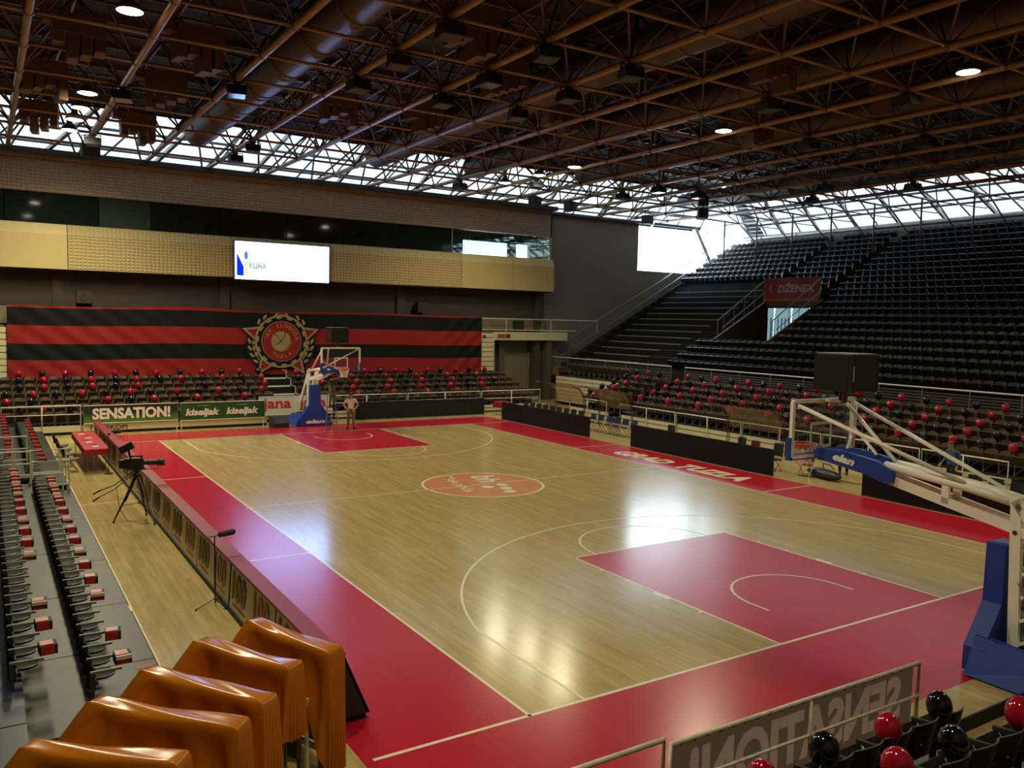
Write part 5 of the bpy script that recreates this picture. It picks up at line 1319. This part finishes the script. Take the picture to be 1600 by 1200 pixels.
# =================================================================== COVERED FOLDED TABLES
A_ = [(-5.93, -.72), (-5.33, -.06), (-4.75, .49), (-4.08, 1.07), (-3.35, 1.40)]
B_ = [(-4.79, -1.65), (-4.18, -1.28), (-3.81, -.88), (-3.34, -.24), (-2.80, -.05)]
POS = ['nearest to the camera', 'second of the row', 'middle one of the row', 'fourth of the row', 'farthest one, beside the perimeter boards']
for i in range(5):
    a, b = Vector((*A_[i], 0)), Vector((*B_[i], 0)); d = b-a; L = d.length; rz = math.atan2(d.y, d.x); c = (a+b)/2
    o = empty('folded_table', c, rz, 'folded table upright under an orange tarp, '+POS[i], 'table', 'folded tables under tarps')
    for s in (-1, 1):
        w = MB(); w.boxp((-L/2+.03, s*.09-.012, .35), (L/2-.03, s*.09+.012, 1.455)); w.build('table_half', mat('dark_green_board', (.02, .05, .04), .5), o)
        for e in (-1, 1):
            w = MB(); w.bar((e*(L/2-.06), s*.16, 0.04), (e*(L/2-.06), s*.10, 1.3), .05, .04); w.build('leg', mat('brown_leg', (.07, .035, .015), .5), o)
    w = MB(); w.bar((-L/2+.2, 0, .2), (L/2-.2, 0, .2), .05, .05); w.build('undercarriage', GREYM, o)
    w = MB(); w.bar((L/2-.25, -.2, .02), (L/2-.25, -.2, .9), .04, .03); w.build('support_leg', WHITEM, o)
    t = empty('orange_tarp', c, rz, 'glossy orange tarp over an upright folded table, '+POS[i], 'tarp', 'orange tarps')
    rnd = random.Random(40+i); n = 112; rows = 12
    hemB = [.62, .60, .62, .66, .04][i]; hemA = .55; ph = rnd.uniform(0, 6)
    hl, hw = L/2+.012, .125
    def contour(e, s, fr):
        """rounded-rectangle point for arc parameter s with outward offset e"""
        x1, y1 = hl, hw; P = 4*(x1+y1); q = s*P
        if q < 2*x1: p = Vector((-x1+q, -y1)); nn = Vector((0, -1)); cd = min(q, 2*x1-q)
        elif q < 2*x1+2*y1: q -= 2*x1; p = Vector((x1, -y1+q)); nn = Vector((1, 0)); cd = min(q, 2*y1-q)
        elif q < 4*x1+2*y1: q -= 2*x1+2*y1; p = Vector((x1-q, y1)); nn = Vector((0, 1)); cd = min(q, 2*x1-q)
        else: q -= 4*x1+2*y1; p = Vector((-x1, y1-q)); nn = Vector((-1, 0)); cd = min(q, 2*y1-q)
        k = max(0, 1-cd/.10)
        if k > 0:
            dd = Vector((math.copysign(1, p.x), math.copysign(1, p.y))); nn = (nn*(1-k*.5)+dd.normalized()*k*.5).normalized()
        return p, nn
    # arc samples: denser at ends
    ss = []
    P = 4*(hl+hw); f1 = 2*hl/P; f2 = 2*hw/P
    for seg, m in ((0, 38), (1, 18), (2, 38), (3, 18)):
        s0 = [0, f1, f1+f2, 2*f1+f2][seg]; L_ = f1 if seg % 2 == 0 else f2
        ss += [s0+L_*(j+.5)/m for j in range(m)]
    w = MB(); V = []
    def sag(x): return -.025*math.cos(PI*x/(2*hl))-.012*math.sin(5*x+ph)
    for r in range(rows+1):
        f = r/rows; row = []
        for j, s in enumerate(ss):
            p, nn = contour(0, s, f)
            endB = max(0, (p.x-hl+.2)/.2); endA = max(0, (-p.x-hl+.25)/.25)
            side = 1-min(1, max(endA, endB))
            hem = hemB*endB+(hemA)*endA+side*(.72+.06*math.sin(3*p.x+ph))
            if f < .12: z = 1.5+sag(p.x)-.02*(f/.12)**2-.05*max(endA, 0)*(f/.12); e = -.03*(1-f/.12)
            else:
                g = (f-.12)/.88; z = (1.48+sag(p.x)-.05*endA)*(1-g)+hem*g
                e = .02+.10*g*side+(.62*g)*endA*1.0+.03*g*endB
                amp = .045*g*(.4+.6*endB+.3*endA)+.012*g
                e += amp*math.sin(j*(2.05 if endB > .3 else .62)+ph+1.3*g)+.02*g*math.sin(p.x*7+ph*2)
                # dents pulled from the corners
                for cxn, wd in ((-.33, .22), (.30, .20), (.0, .3)):
                    e -= .05*math.exp(-((p.x-cxn*L-(.35*g))/wd)**2)*math.sin(PI*min(1, g*1.2))*side
            row.append((p.x+nn.x*e, p.y+nn.y*e, z))
        V.append(row)
    N = len(ss)
    for row in V: w.v += row
    for r in range(rows):
        for j in range(N): w.face((r*N+j, r*N+(j+1) % N, (r+1)*N+(j+1) % N, (r+1)*N+j))
    # lid
    for j in range(N//2-1):
        w.face((j, j+1, N-2-j, N-1-j)) if j+1 < N-2-j else None
    ob = w.build('cover', ORANGE, t, smooth=True)
    md = ob.modifiers.new('soft', 'SUBSURF'); md.levels = 1; md.render_levels = 1

# =================================================================== NEAR-END STAND (bottom of the picture)
ns = empty('near_stand', (0, 0, 0), 0, 'low stand with dark seats seen from behind at the near end of the court', 'grandstand')
Tn = lambda a, b, z: (a, -3.25-b, z)
for k in range(3):
    for a, b in ((-4.5, -.45), (-.4, 3.75), (3.8, 8.0)):
        if k == 0 and a > 3: continue
        w = MB(); w.boxp(Tn(a+.01, .85*k, .22+.25*k), Tn(b-.01, .85*k+.83, .30+.25*k)); w.build('platform', PLAT, ns)
        w = MB(); w.boxp(Tn(a, .85*k, .0 if k == 0 else .1+.25*k), Tn(b, .85*k+.04, .22+.25*k)); w.build('fascia_board', CREAM, ns)
    w = MB(); w.boxp(Tn(-4.5, .85*k+.05, 0), Tn(8, .85*k+.08, .2+.25*k)); w.build('riser', DARKGAP, ns)
nf = empty('mesh_panel', (-.38, -3.1, 0), 0, 'grey banner panel on a scuffed tube frame, lettering showing reversed from behind', 'banner')
L = 4.34
GB = mat('grey_banner_back', (.36, .32, .27), .6, noise=.08); LB = mat('bleeding_print', (.58, .52, .45), .6, noise=.06)
SCUF = mat('scuffed_white_tube', (.62, .58, .46), .4, noise=.45, nscale=14)
w = MB(); w.tube([(0, 0, .1), (0, 0, 1.09), (L, 0, 1.04), (L, 0, .1)], .028, 8); w.build('frame_tube', SCUF, nf, smooth=True)
w = MB(); w.tube([(0, -.02, .66), (L, -.02, .62)], .02, 6); w.build('cross_rail', SCUF, nf, smooth=True)
w = MB(); w.tube([(L*.5, -.02, .1), (L*.5, -.02, 1.05)], .02, 6); w.build('middle_post', SCUF, nf, smooth=True)
def mat_cloth(name, col, trans):
    m = bpy.data.materials.new(name); m.use_nodes = True; nt = m.node_tree; nt.nodes.remove(nt.nodes['Principled BSDF'])
    d = nt.nodes.new('ShaderNodeBsdfDiffuse'); d.inputs[0].default_value = (*col, 1); t = nt.nodes.new('ShaderNodeBsdfTranslucent'); t.inputs[0].default_value = (*trans, 1)
    x = nt.nodes.new('ShaderNodeMixShader'); x.inputs[0].default_value = .5
    nt.links.new(d.outputs[0], x.inputs[1]); nt.links.new(t.outputs[0], x.inputs[2]); nt.links.new(x.outputs[0], nt.nodes['Material Output'].inputs[0]); return m
GB = mat_cloth('thin_banner_cloth', (.20, .18, .15), (.19, .168, .135)); LB = mat_cloth('thin_banner_print', (.28, .25, .2), (.50, .45, .38))
# one thin cloth; the printed letters let more of the court light through
tm = text_mesh('SENSATION!', .62, 0.0, 3.72, 0, .042, material=LB); tm.calc_loop_triangles()
import numpy as np
tri_ = np.array([[tm.vertices[i].co[:2] for i in t.vertices] for t in tm.loop_triangles]); bpy.data.meshes.remove(tm)
NU, NV = 422, 84; W2 = L-.12; xs_ = (np.arange(NU)+.5)*W2/NU-(W2-3.72)/2; ys_ = (np.arange(NV)+.5)*.81/NV-.095
GX, GY = np.meshgrid(xs_, ys_, indexing='ij'); inside = np.zeros(GX.shape, bool)
for A_t, B_t, C_t in tri_:
    dd_ = (B_t[1]-C_t[1])*(A_t[0]-C_t[0])+(C_t[0]-B_t[0])*(A_t[1]-C_t[1])
    if abs(dd_) < 1e-9: continue
    p_ = ((B_t[1]-C_t[1])*(GX-C_t[0])+(C_t[0]-B_t[0])*(GY-C_t[1]))/dd_; q_ = ((C_t[1]-A_t[1])*(GX-C_t[0])+(A_t[0]-C_t[0])*(GY-C_t[1]))/dd_
    inside |= (p_ >= 0) & (q_ >= 0) & (p_+q_ <= 1)
w = MB(); w.grid(lambda u, v: (L-.06-W2*u, .035, .235+.81*v), NU, NV); w.mi = [int(x) for x in inside.ravel()]
w.build('banner_cloth', [GB, LB], nf, fixn=False)
w = MB()
for k in range(22): w.boxp((.1+k*.19, -.032, 1.075-.012*k*.19), (.13+k*.19, .032, 1.085-.012*k*.19))
w.build('tie_wraps', BLACKM, nf)
fence('near_railing', (-4.6, -3.1), (-.48, -3.1), .1, 1.17, 'scuffed white tube railing beside the panel with reversed lettering', None, 1, 'near railings', SCUF)
def make_black_seat():
    o = empty('black_chair', (0, 0, 0)); BS = mat('black_seat_plastic', (.020, .017, .013), .38)
    w = MB(); w.grid(lambda u, v: ((u-.5)*.47, .10+.075*(1-(2*u-1)**2)+.07*v, .44+.40*v-.03*(2*u-1)**2*v), 8, 4); q = MB()
    q.v = w.v+[(x, y+.022, z) for x, y, z in w.v]; n = len(w.v); q.f = w.f+[tuple(i+n for i in f[::-1]) for f in w.f]; q.mi = [0]*len(q.f)
    m = 5
    for u in range(8): a = u*m+4; q.f.append((a, a+m, a+m+n, a+n)); q.mi.append(0)
    for v in range(4):
        q.f.append((v, v+1, v+1+n, v+n)); q.mi.append(0); a = 8*m+v; q.f.append((a, a+1, a+1+n, a+n)); q.mi.append(0)
    q.build('backrest', BS, o, smooth=False)
    w = MB(); w.box((0, .02, .52), (.42, .36, .04), 0, Matrix.Rotation(math.radians(-55), 3, 'X')); w.build('seat', BS, o)
    w = MB(); w.tube([((u-.5)*.47, .185+.075*(1-(2*u-1)**2), .845-.03*(2*u-1)**2) for u in [i/8 for i in range(9)]], .008, 4); w.build('back_edge', mat('pale_seat_edge', (.16, .15, .12), .4), o)
    w = MB(); w.bar((.25, .18, .70), (.25, -.12, .66), .045, .05); w.build('armrest', BLACKM, o)
    w = MB(); w.bar((.25, .14, 0), (.25, .14, .68), .04, .06); w.build('leg', CHARC, o)
    for x in (-.12, .12):
        w = MB(); w.ell((x, .215, .60), .014, 6, 4); w.build('bolt', GREYM, o)
    return o
bs0 = make_black_seat(); first = True
for k in range(3):
    for i in range(9 if k == 0 else 13):
        x = 2.84-.5*i if k == 0 else (3.9 if k == 1 else 4.1)-.5*i
        c = bs0 if first else copy_tree(bs0); first = False
        c.location = (x, -3.98-.85*k, .30+.25*k); c.rotation_euler = (0, 0, PI)
        tag(c, 'black seat seen from behind in the near-end stand, %s row, %s from the basket end' % (('front', 'second', 'third')[k], nth(i+1)), 'seat', 'black seats of the near stand')
cl = empty('paper_clapper', (3.62, -4.62, 1.18), .2, 'red and black paper fan sticking up beside the near black seats', 'paper fan', 'red paper fans on the seats')
w = MB(); w.boxp((-.13, -.02, 0), (.13, .0, .18)); w.build('red_face', REDP, cl)
w = MB(); w.boxp((-.15, -.03, -.02), (-.12, .02, .22)); w.boxp((.12, -.03, -.02), (.15, .02, .22)); w.boxp((-.15, -.03, .17), (.15, .02, .2)); w.build('black_edge', BLACKM, cl)
for i, (c, x, y, z, s) in enumerate((('black', 2.70, -4.1, 1.18, 'black balloon on the last front-row seat, nearest the basket'), ('red', 1.75, -4.1, 1.16, 'red balloon on the front row, before the reversed lettering'), ('black', .70, -4.1, 1.21, 'black balloon on the front row, below the reversed lettering'),
        ('red', -.26, -4.15, 1.24, 'red balloon topping the bottom edge below the panel'), ('black', 1.41, -4.97, 1.50, 'black balloon on the second row of the near seats'), ('red', 2.66, -4.97, 1.46, 'red balloon on the second row at the picture corner'), ('red', .55, -4.95, 1.50, 'red balloon just peeking up at the bottom edge between black ones'))):
    balloon(c, (x, y, z), s, 'balloons of the near stand')
    if c == 'red' or i == 4:
        pass

# =================================================================== TV CAMERA, MICROPHONES
tv = empty('television_camera', (-2.9, 13.9, 0), 0, 'black broadcast camera on a wheeled-out tripod beside the perimeter boards', 'video camera')
feet = [(-.58, -.04), (.30, -.70), (.28, .46)]
hz = 1.12
for fx, fy in feet:
    w = MB(); w.tube([(fx*.1, fy*.1, hz), (fx*.55, fy*.55, hz*.48), (fx, fy, .02)], [.03, .027, .018], 8); w.build('tripod_leg', BLACK, tv)
    w = MB(); w.tube([(fx*.12+.05, fy*.12, hz), (fx*.56+.04, fy*.56, hz*.47)], .014, 6); w.build('leg_strut', CHARC, tv)
    w = MB(); w.ell((fx, fy, .025), (.035, .035, .025), 8, 5); w.build('foot', BLACK, tv)
    w = MB(); w.tube([(0, 0, .45), (fx*.6, fy*.6, .42)], .010, 5); w.build('spreader', CHARC, tv)
w = MB(); w.lathe([(.07, 0), (.09, .04), (.10, .1), (.05, .16), (.09, .18), (.09, .22)], (0, 0, hz-.02), 14); w.build('fluid_head', BLACK, tv)
CR = Matrix.Rotation(math.radians(-12), 3, 'Z')
def cb(name, a, b, m=BLACK):
    w = MB(); w.box([(a[i]+b[i])/2 for i in range(3)], [abs(a[i]-b[i]) for i in range(3)]); o = w.build(name, m, tv); o.location = (0, 0, hz+.22); o.rotation_euler = (0, 0, math.radians(-14)); return o
cb('camera_body', (-.30, -.09, .02), (.16, .09, .27)); cb('battery', (-.42, -.07, .03), (-.30, .07, .24)); cb('base_plate', (-.2, -.07, -.02), (.2, .07, .02), CHARC)
cb('top_handle', (-.18, -.02, .31), (.14, .02, .345)); cb('handle_post', (-.17, -.02, .26), (-.13, .02, .33)); cb('handle_post', (.09, -.02, .26), (.13, .02, .33))
w = MB(); w.tube([(.16, 0, .16), (.24, 0, .16), (.26, 0, .16), (.50, 0, .16), (.52, 0, .16), (.66, 0, .16)], [.06, .06, .075, .075, .095, .095], 14); o = w.build('zoom_lens', BLACK, tv); o.location = (0, 0, hz+.22); o.rotation_euler = (0, 0, math.radians(-14))
w = MB(); w.tube([(.1, 0, -.02), (.5, 0, -.02), (.5, 0, .09)], .01, 5); o = w.build('lens_support', CHARC, tv); o.location = (0, 0, hz+.22); o.rotation_euler = (0, 0, math.radians(-14))
w = MB(); w.box((0, 0, 0), (.34, .15, .18), 0, Matrix.Rotation(math.radians(-28), 3, 'Y')); o = w.build('viewfinder', BLACK, tv); o.location = (-.24, .05, hz+.22+.55); o.rotation_euler = (0, 0, math.radians(-14))
w = MB(); w.tube([(-.16, 0, .3), (-.2, 0, .5)], .03, 6); o = w.build('viewfinder_arm', BLACK, tv); o.location = (0, 0, hz+.22); o.rotation_euler = (0, 0, math.radians(-14))
w = MB(); w.tube([(-.08, 0, .12), (-.55, -.1, -.25), (-.95, -.18, -.42)], .014, 6); w.tube([(-.9, -.17, -.40), (-1.05, -.14, -.5)], .022, 6); o = w.build('pan_bar', BLACK, tv); o.location = (0, 0, hz)
w = MB(); w.tube([(-.1, .05, .14), (-.5, .25, -.2), (-.85, .4, -.36)], .014, 6); w.tube([(-.82, .39, -.34), (-.98, .46, -.44)], .022, 6); o = w.build('pan_bar', BLACK, tv); o.location = (0, 0, hz)
w = MB(); w.tube([(-.5, -.1, .85), (-.45, -.2, .4), (-.3, -.35, .1), (.05, -.55, .02), (.25, -.6, .015)], .008, 5); w.build('cable', BLACK, tv)
mc = empty('microphone_stand', (-2.68, 6.42, 0), 0, 'slim black microphone on a stand leaning over the perimeter boards', 'microphone')
w = MB(); w.tube([(0, 0, .05), (0, 0, 1.30)], .012, 8); w.build('pole', BLACK, mc)
for fx, fy in ((-.36, -.12), (.12, -.30), (.10, .30)):
    w = MB(); w.tube([(0, 0, .14), (fx, fy, .02)], .011, 6); w.build('leg', BLACK, mc); w = MB(); w.ell((fx, fy, .018), .02, 6, 4); w.build('rubber_foot', BLACK, mc)
w = MB(); w.tube([(-.12, 0, 1.29), (.08, 0, 1.31)], .012, 6); w.build('clamp', BLACK, mc)
w = MB(); w.tube([(.06, .01, 1.31), (.09, .01, 1.315), (.30, .03, 1.335), (.36, .035, 1.34), (.38, .037, 1.342)], [.03, .052, .062, .05, .02], 12); w.build('windshield', BLACKM, mc, smooth=True)
w = MB(); w.tube([(-.1, 0, 1.28), (-.06, 0, 1.18), (.01, 0, 1.1), (.015, 0, .3)], .004, 4); w.build('cable', BLACK, mc)
m2 = empty('microphone_stand', (-2.75, 21.0, 0), 0, 'thin microphone stand at the boards beside the long red table', 'microphone')
w = MB(); w.tube([(0, 0, .03), (0, 0, 1.30)], .012, 6); w.build('pole', BLACK, m2); w = MB(); w.lathe([(.14, 0), (.14, .02), (.03, .04)], n=14); w.build('foot_disc', BLACK, m2)
w = MB(); w.ell((.02, 0, 1.33), (.05, .05, .04), 8, 6); w.build('windshield', BLACKM, m2)
m3 = empty('floor_microphone', (-1.5, 29.4, 0), 0, 'furry black microphone on a tiny stand by the far corner boards', 'microphone')
w = MB(); w.ell((0, 0, .30), (.28, .09, .10), 12, 7); w.build('windshield', BLACKM, m3, smooth=True); w = MB(); w.tube([(0, 0, 0), (0, 0, .25)], .012, 6); w.build('pole', BLACK, m3); w = MB(); w.lathe([(.12, 0), (.12, .02), (.02, .03)], n=12); w.build('foot_disc', BLACK, m3)

# =================================================================== PEOPLE
def person(label, loc, rz, J, shirt, pants, shoe, hair, sleeve=.55, name='person', hat=None):
    """J: joint positions in local space (person faces +y). One skinned surface, coloured by limb."""
    root = empty(name, loc, rz, label, 'person')
    V = []; R = []; E = []; tagz = []
    def chain(pts, rs, start=None):
        prev = start
        for p, r in zip(pts, rs):
            V.append(Vector(p)); R.append(r); i = len(V)-1
            if prev is not None: E.append((prev, i))
            prev = i
        return prev
    pel = Vector(J['pelvis']); ch = Vector(J['chest']); nk = Vector(J['neck']); hd = Vector(J['head'])
    V.append(pel); R.append(.15)
    mid = chain([pel.lerp(ch, .5)], [.15], 0); cI = chain([ch], [.17], mid)
    shd = ch.lerp(nk, .72)
    nI = chain([ch.lerp(nk, .6), nk], [.10, .055], cI)
    up = (hd-nk).normalized()
    chain([hd-up*.05, hd+up*.04, hd+up*.10], [.075, .092, .07], nI)
    for s in ('L', 'R'):
        sh, el, wr = [Vector(J[k+s]) for k in ('sho', 'elb', 'wri')]
        chain([ch.lerp(sh, .8)+Vector((0, 0, .03)), sh, sh.lerp(el, .5), el, el.lerp(wr, .5), wr], [.085, .07, .06, .05, .045, .032], cI)
        d = (wr-el).normalized(); V.append(wr+d*.07); R.append(.036); E.append((len(V)-2, len(V)-1))
        hp, kn, an = [Vector(J[k+s]) for k in ('hip', 'kne', 'ank')]
        chain([hp, hp.lerp(kn, .5), kn, kn.lerp(an, .45), an], [.105, .098, .074, .066, .05], 0)
    me = bpy.data.meshes.new('body'); me.from_pydata([tuple(v) for v in V], E, []); ob = bpy.data.objects.new('body', me); C.objects.link(ob)
    md = ob.modifiers.new('skin', 'SKIN'); md.use_smooth_shade = True
    for i, sv_ in enumerate(me.skin_vertices[0].data): sv_.radius = (R[i], R[i]*(.82 if i < 3 else 1)); sv_.use_root = (i == 0)
    md2 = ob.modifiers.new('sub', 'SUBSURF'); md2.levels = 2
    dg = bpy.context.evaluated_depsgraph_get(); body = bpy.data.meshes.new_from_object(ob.evaluated_get(dg))
    bpy.data.objects.remove(ob); bpy.data.meshes.remove(me)
    # details: face, ears, fingers and shoes in the same surface object
    x = MB(); x.v = [tuple(v.co) for v in body.vertices]; x.f = [tuple(p.vertices) for p in body.polygons]; x.mi = [0]*len(x.f)
    segs = []
    def seg(a, b, m, pr=0): segs.append((Vector(a), Vector(b), m))
    seg(pel+Vector((0, 0, .10)), ch, 1); seg(ch, shd, 1); seg(nk, hd+up*.1, 0)
    for s in ('L', 'R'):
        sh, el, wr = [Vector(J[k+s]) for k in ('sho', 'elb', 'wri')]; hp, kn, an = [Vector(J[k+s]) for k in ('hip', 'kne', 'ank')]
        seg(ch.lerp(sh, .5), sh, 1)
        if sleeve >= 1: seg(sh, wr, 1)
        else: seg(sh, sh.lerp(el, sleeve), 1); seg(sh.lerp(el, sleeve+.04), wr, 0)
        seg(wr, wr+(wr-el).normalized()*.1, 0); seg(hp, an, 2)
    seg(pel-Vector((0, 0, .12)), pel+Vector((0, 0, .02)), 2)
    def near(c):
        best = (9, 0)
        for a, b, m in segs:
            ab = b-a; t = max(0, min(1, (c-a).dot(ab)/max(1e-6, ab.length_squared))); d_ = (a+ab*t-c).length
            if d_ < best[0]: best = (d_, m)
        return best[1]
    for k, f in enumerate(x.f):
        c = sum((Vector(x.v[i]) for i in f), Vector())/len(f); x.mi[k] = near(c)
    # face
    fw = Vector(J.get('look', (0, 1, 0))).normalized(); rt = fw.cross(up).normalized(); fw = up.cross(rt).normalized()
    MF = Matrix((rt, fw, up)).transposed()
    x.m = 0; x.ell(hd+fw*.095-up*.0, (.014, .022, .022), 8, 5, MF); x.ell(hd+fw*.07-up*.075, (.04, .03, .03), 8, 5, MF)
    for s in (-1, 1): x.ell(hd+rt*s*.088, (.012, .022, .032), 6, 5, MF)
    x.m = 3
    for s in (-1, 1): x.ell(hd+fw*.084+rt*s*.032+up*.022, (.012, .008, .006), 6, 4, MF)
    x.ell(hd+fw*.086-up*.042, (.022, .008, .005), 6, 4, MF)
    x.m = 0
    for s in ('L', 'R'):
        el, wr = Vector(J['elb'+s]), Vector(J['wri'+s]); d = (wr-el).normalized(); sg = -1 if s == 'L' else 1
        a = d.cross(Vector((0, 1, 0)));  a = a.normalized() if a.length > .1 else Vector((1, 0, 0)); b = d.cross(a)
        for q, ln in ((-1.5, .060), (-.5, .075), (.5, .070), (1.5, .055)):
            p0 = wr+d*.085+a*(q*.018); x.tube([p0, p0+d*ln*.5+b*.008, p0+d*ln+b*.03], [.0095, .009, .006], 5)
        p0 = wr+d*.04+a*.03; x.tube([p0, p0+a*.03+d*.03, p0+a*.04+d*.06+b*.01], [.012, .011, .008], 5)
    x.m = 4
    for s in ('L', 'R'):
        an = Vector(J['ank'+s]); t = Vector(J.get('toe'+s, (0, 1, 0))).normalized(); sd = Vector((t.y, -t.x, 0))
        M = Matrix((sd, t, Vector((0, 0, 1)))).transposed()
        x.ell(Vector((an.x, an.y, an.z-.045))+t*.07, (.05, .135, .05), 10, 6, M); x.ell(Vector((an.x, an.y, an.z-.02)), (.052, .06, .06), 8, 6, M)
    o = x.build('body', [SKIN, shirt, pants, BLACK, shoe], root, smooth=True, fixn=False)
    w = MB(); n = 14
    for i in range(1, 7):
        a = PI*.56*i/6
        for j in range(n):
            bb = 2*PI*j/n; fr = math.sin(bb); aa = a*(.72 if fr > .3 else 1.05)
            p = hd+MF @ Vector((.098*math.sin(aa)*math.cos(bb), .105*math.sin(aa)*fr-.008, .04+.093*math.cos(aa))); w.v.append(tuple(p))
    w.v.append(tuple(hd+up*.136))
    for i in range(5):
        for j in range(n): w.face((i*n+j, i*n+(j+1) % n, (i+1)*n+(j+1) % n, (i+1)*n+j))
    for j in range(n): w.face((6*n, j, (j+1) % n))
    w.build('hair', hair, root, smooth=True)
    w = MB(); hz = pel.z+.05; w.tube([(pel.x+.165*math.cos(a*PI/10), pel.y+.135*math.sin(a*PI/10), hz) for a in range(20)], .014, 5, closed=True); w.build('belt', BLACK, root)
    return root
HAIRD = mat('dark_hair', (.02, .014, .01), .5); HAIRG = mat('short_hair', (.06, .035, .025), .55)
stand = dict(pelvis=(0, 0, .93), chest=(0, -.01, 1.28), neck=(0, 0, 1.48), head=(0, .02, 1.61),
             shoL=(-.19, 0, 1.42), shoR=(.19, 0, 1.42), hipL=(-.10, 0, .88), hipR=(.10, 0, .88))
# man in the white shirt, hands on hips, facing the camera side
J = dict(stand); J.update(elbL=(-.34, -.05, 1.17), wriL=(-.20, .08, 1.0), elbR=(.34, -.05, 1.17), wriR=(.20, .08, 1.0), kneL=(-.12, .03, .48), ankL=(-.14, 0, .09), kneR=(.12, .03, .48), ankR=(.14, 0, .09), look=(.3, .9, .25), toeL=(-.3, 1, 0), toeR=(.3, 1, 0))
person('man in a white shirt and grey trousers with hands on hips, beside the far basket', (8.62, 28.4, 0), math.radians(160), J, mat('white_shirt', (.66, .60, .48), .7), mat('grey_brown_trousers', (.14, .11, .07), .7), BLACK, HAIRD)
# man on the ladder reaching up at the board
J = dict(stand); J.update(head=(0, .05, 1.60), elbL=(-.24, .25, 1.40), wriL=(-.12, .42, 1.55), elbR=(.26, .24, 1.30), wriR=(.16, .45, 1.38), kneL=(-.11, .04, .48), ankL=(-.11, 0, .09), kneR=(.11, .06, .50), ankR=(.10, -.02, .11), look=(.4, .8, .4))
LAD = (7.62, 28.3)
person('man in dark top and brown-grey trousers standing on a stepladder under the far glass board', (LAD[0], LAD[1], 1.13), math.radians(205), J, mat('dark_top', (.02, .022, .028), .7), mat('brown_trousers', (.10, .085, .055), .7), BLACK, HAIRG, sleeve=.9)
ld_ = empty('stepladder', (LAD[0], LAD[1], 0), math.radians(-20), 'grey stepladder below the far glass board with a man on it', 'ladder')
for s in (-1, 1):
    w = MB(); w.bar((s*.20, .12, 1.1), (s*.27, .62, 0), .03, .06); w.build('rear_leg', mat('brown_grey_ladder', (.13, .105, .075), .5), ld_)
    w = MB(); w.bar((s*.20, -.12, 1.1), (s*.26, -.52, 0), .03, .06); w.build('side_rail', mat('brown_grey_ladder', (.13, .105, .075), .5), ld_)
    w = MB(); w.bar((s*.20, -.16, 1.0), (s*.19, -.22, 1.75), .025, .03); w.build('hand_rail', mat('brown_grey_ladder', (.13, .105, .075), .5), ld_)
w = MB(); w.bar((-.19, -.22, 1.75), (.19, -.22, 1.75), .03, .03); w.build('hand_rail', mat('brown_grey_ladder', (.13, .105, .075), .5), ld_)
w = MB(); w.boxp((-.22, -.16, 1.09), (.22, .16, 1.125)); w.build('platform', CHARC, ld_)
for k in range(4):
    z = .22+.24*k; y = -.52+.4*z/1.1; w = MB(); w.boxp((-.25, y-.05, z-.015), (.25, y+.05, z+.015)); w.build('tread', mat('brown_grey_ladder', (.13, .105, .075), .5), ld_)
# man in the blue jacket walking behind the board
J = dict(stand); J.update(pelvis=(0, 0, .95), chest=(0, .04, 1.30), neck=(0, .07, 1.50), head=(0, .11, 1.63), elbL=(-.27, -.06, 1.17), wriL=(-.28, .08, .95), elbR=(.27, .02, 1.15), wriR=(.26, .2, .98), kneL=(-.10, .16, .52), ankL=(-.10, .10, .10), kneR=(.10, -.02, .50), ankR=(.10, -.26, .12), look=(0, 1, -.25))
person('man in a blue jacket and black trousers walking behind the nearest black board', (20.5, 5.85, 0), math.radians(75), J, mat('blue_jacket', (.03, .10, .20), .6), mat('black_trousers', (.012, .012, .013), .7), BLACK, HAIRG, sleeve=1.0)
# bending person seen through the near glass board
J = dict(pelvis=(0, -.18, .82), chest=(0, .20, 1.02), neck=(0, .38, 1.06), head=(0, .50, 1.08), shoL=(-.18, .30, 1.03), shoR=(.18, .30, 1.03), elbL=(-.22, .42, .78), wriL=(-.16, .52, .58), elbR=(.22, .42, .78), wriR=(.16, .52, .58),
         hipL=(-.10, -.16, .78), hipR=(.10, -.16, .78), kneL=(-.12, .06, .46), ankL=(-.12, -.08, .09), kneR=(.12, .06, .46), ankR=(.12, -.08, .09), look=(0, .8, -.6))
person('person in dark olive clothes bending over the black bag, seen behind the near glass board', (20.3, 9.75, 0), math.radians(120), J, mat('dark_olive', (.045, .045, .03), .8), mat('dark_trousers', (.015, .015, .014), .8), BLACK, HAIRD, sleeve=1.0)

# real daylight only through the glazing; the lamps light the hall
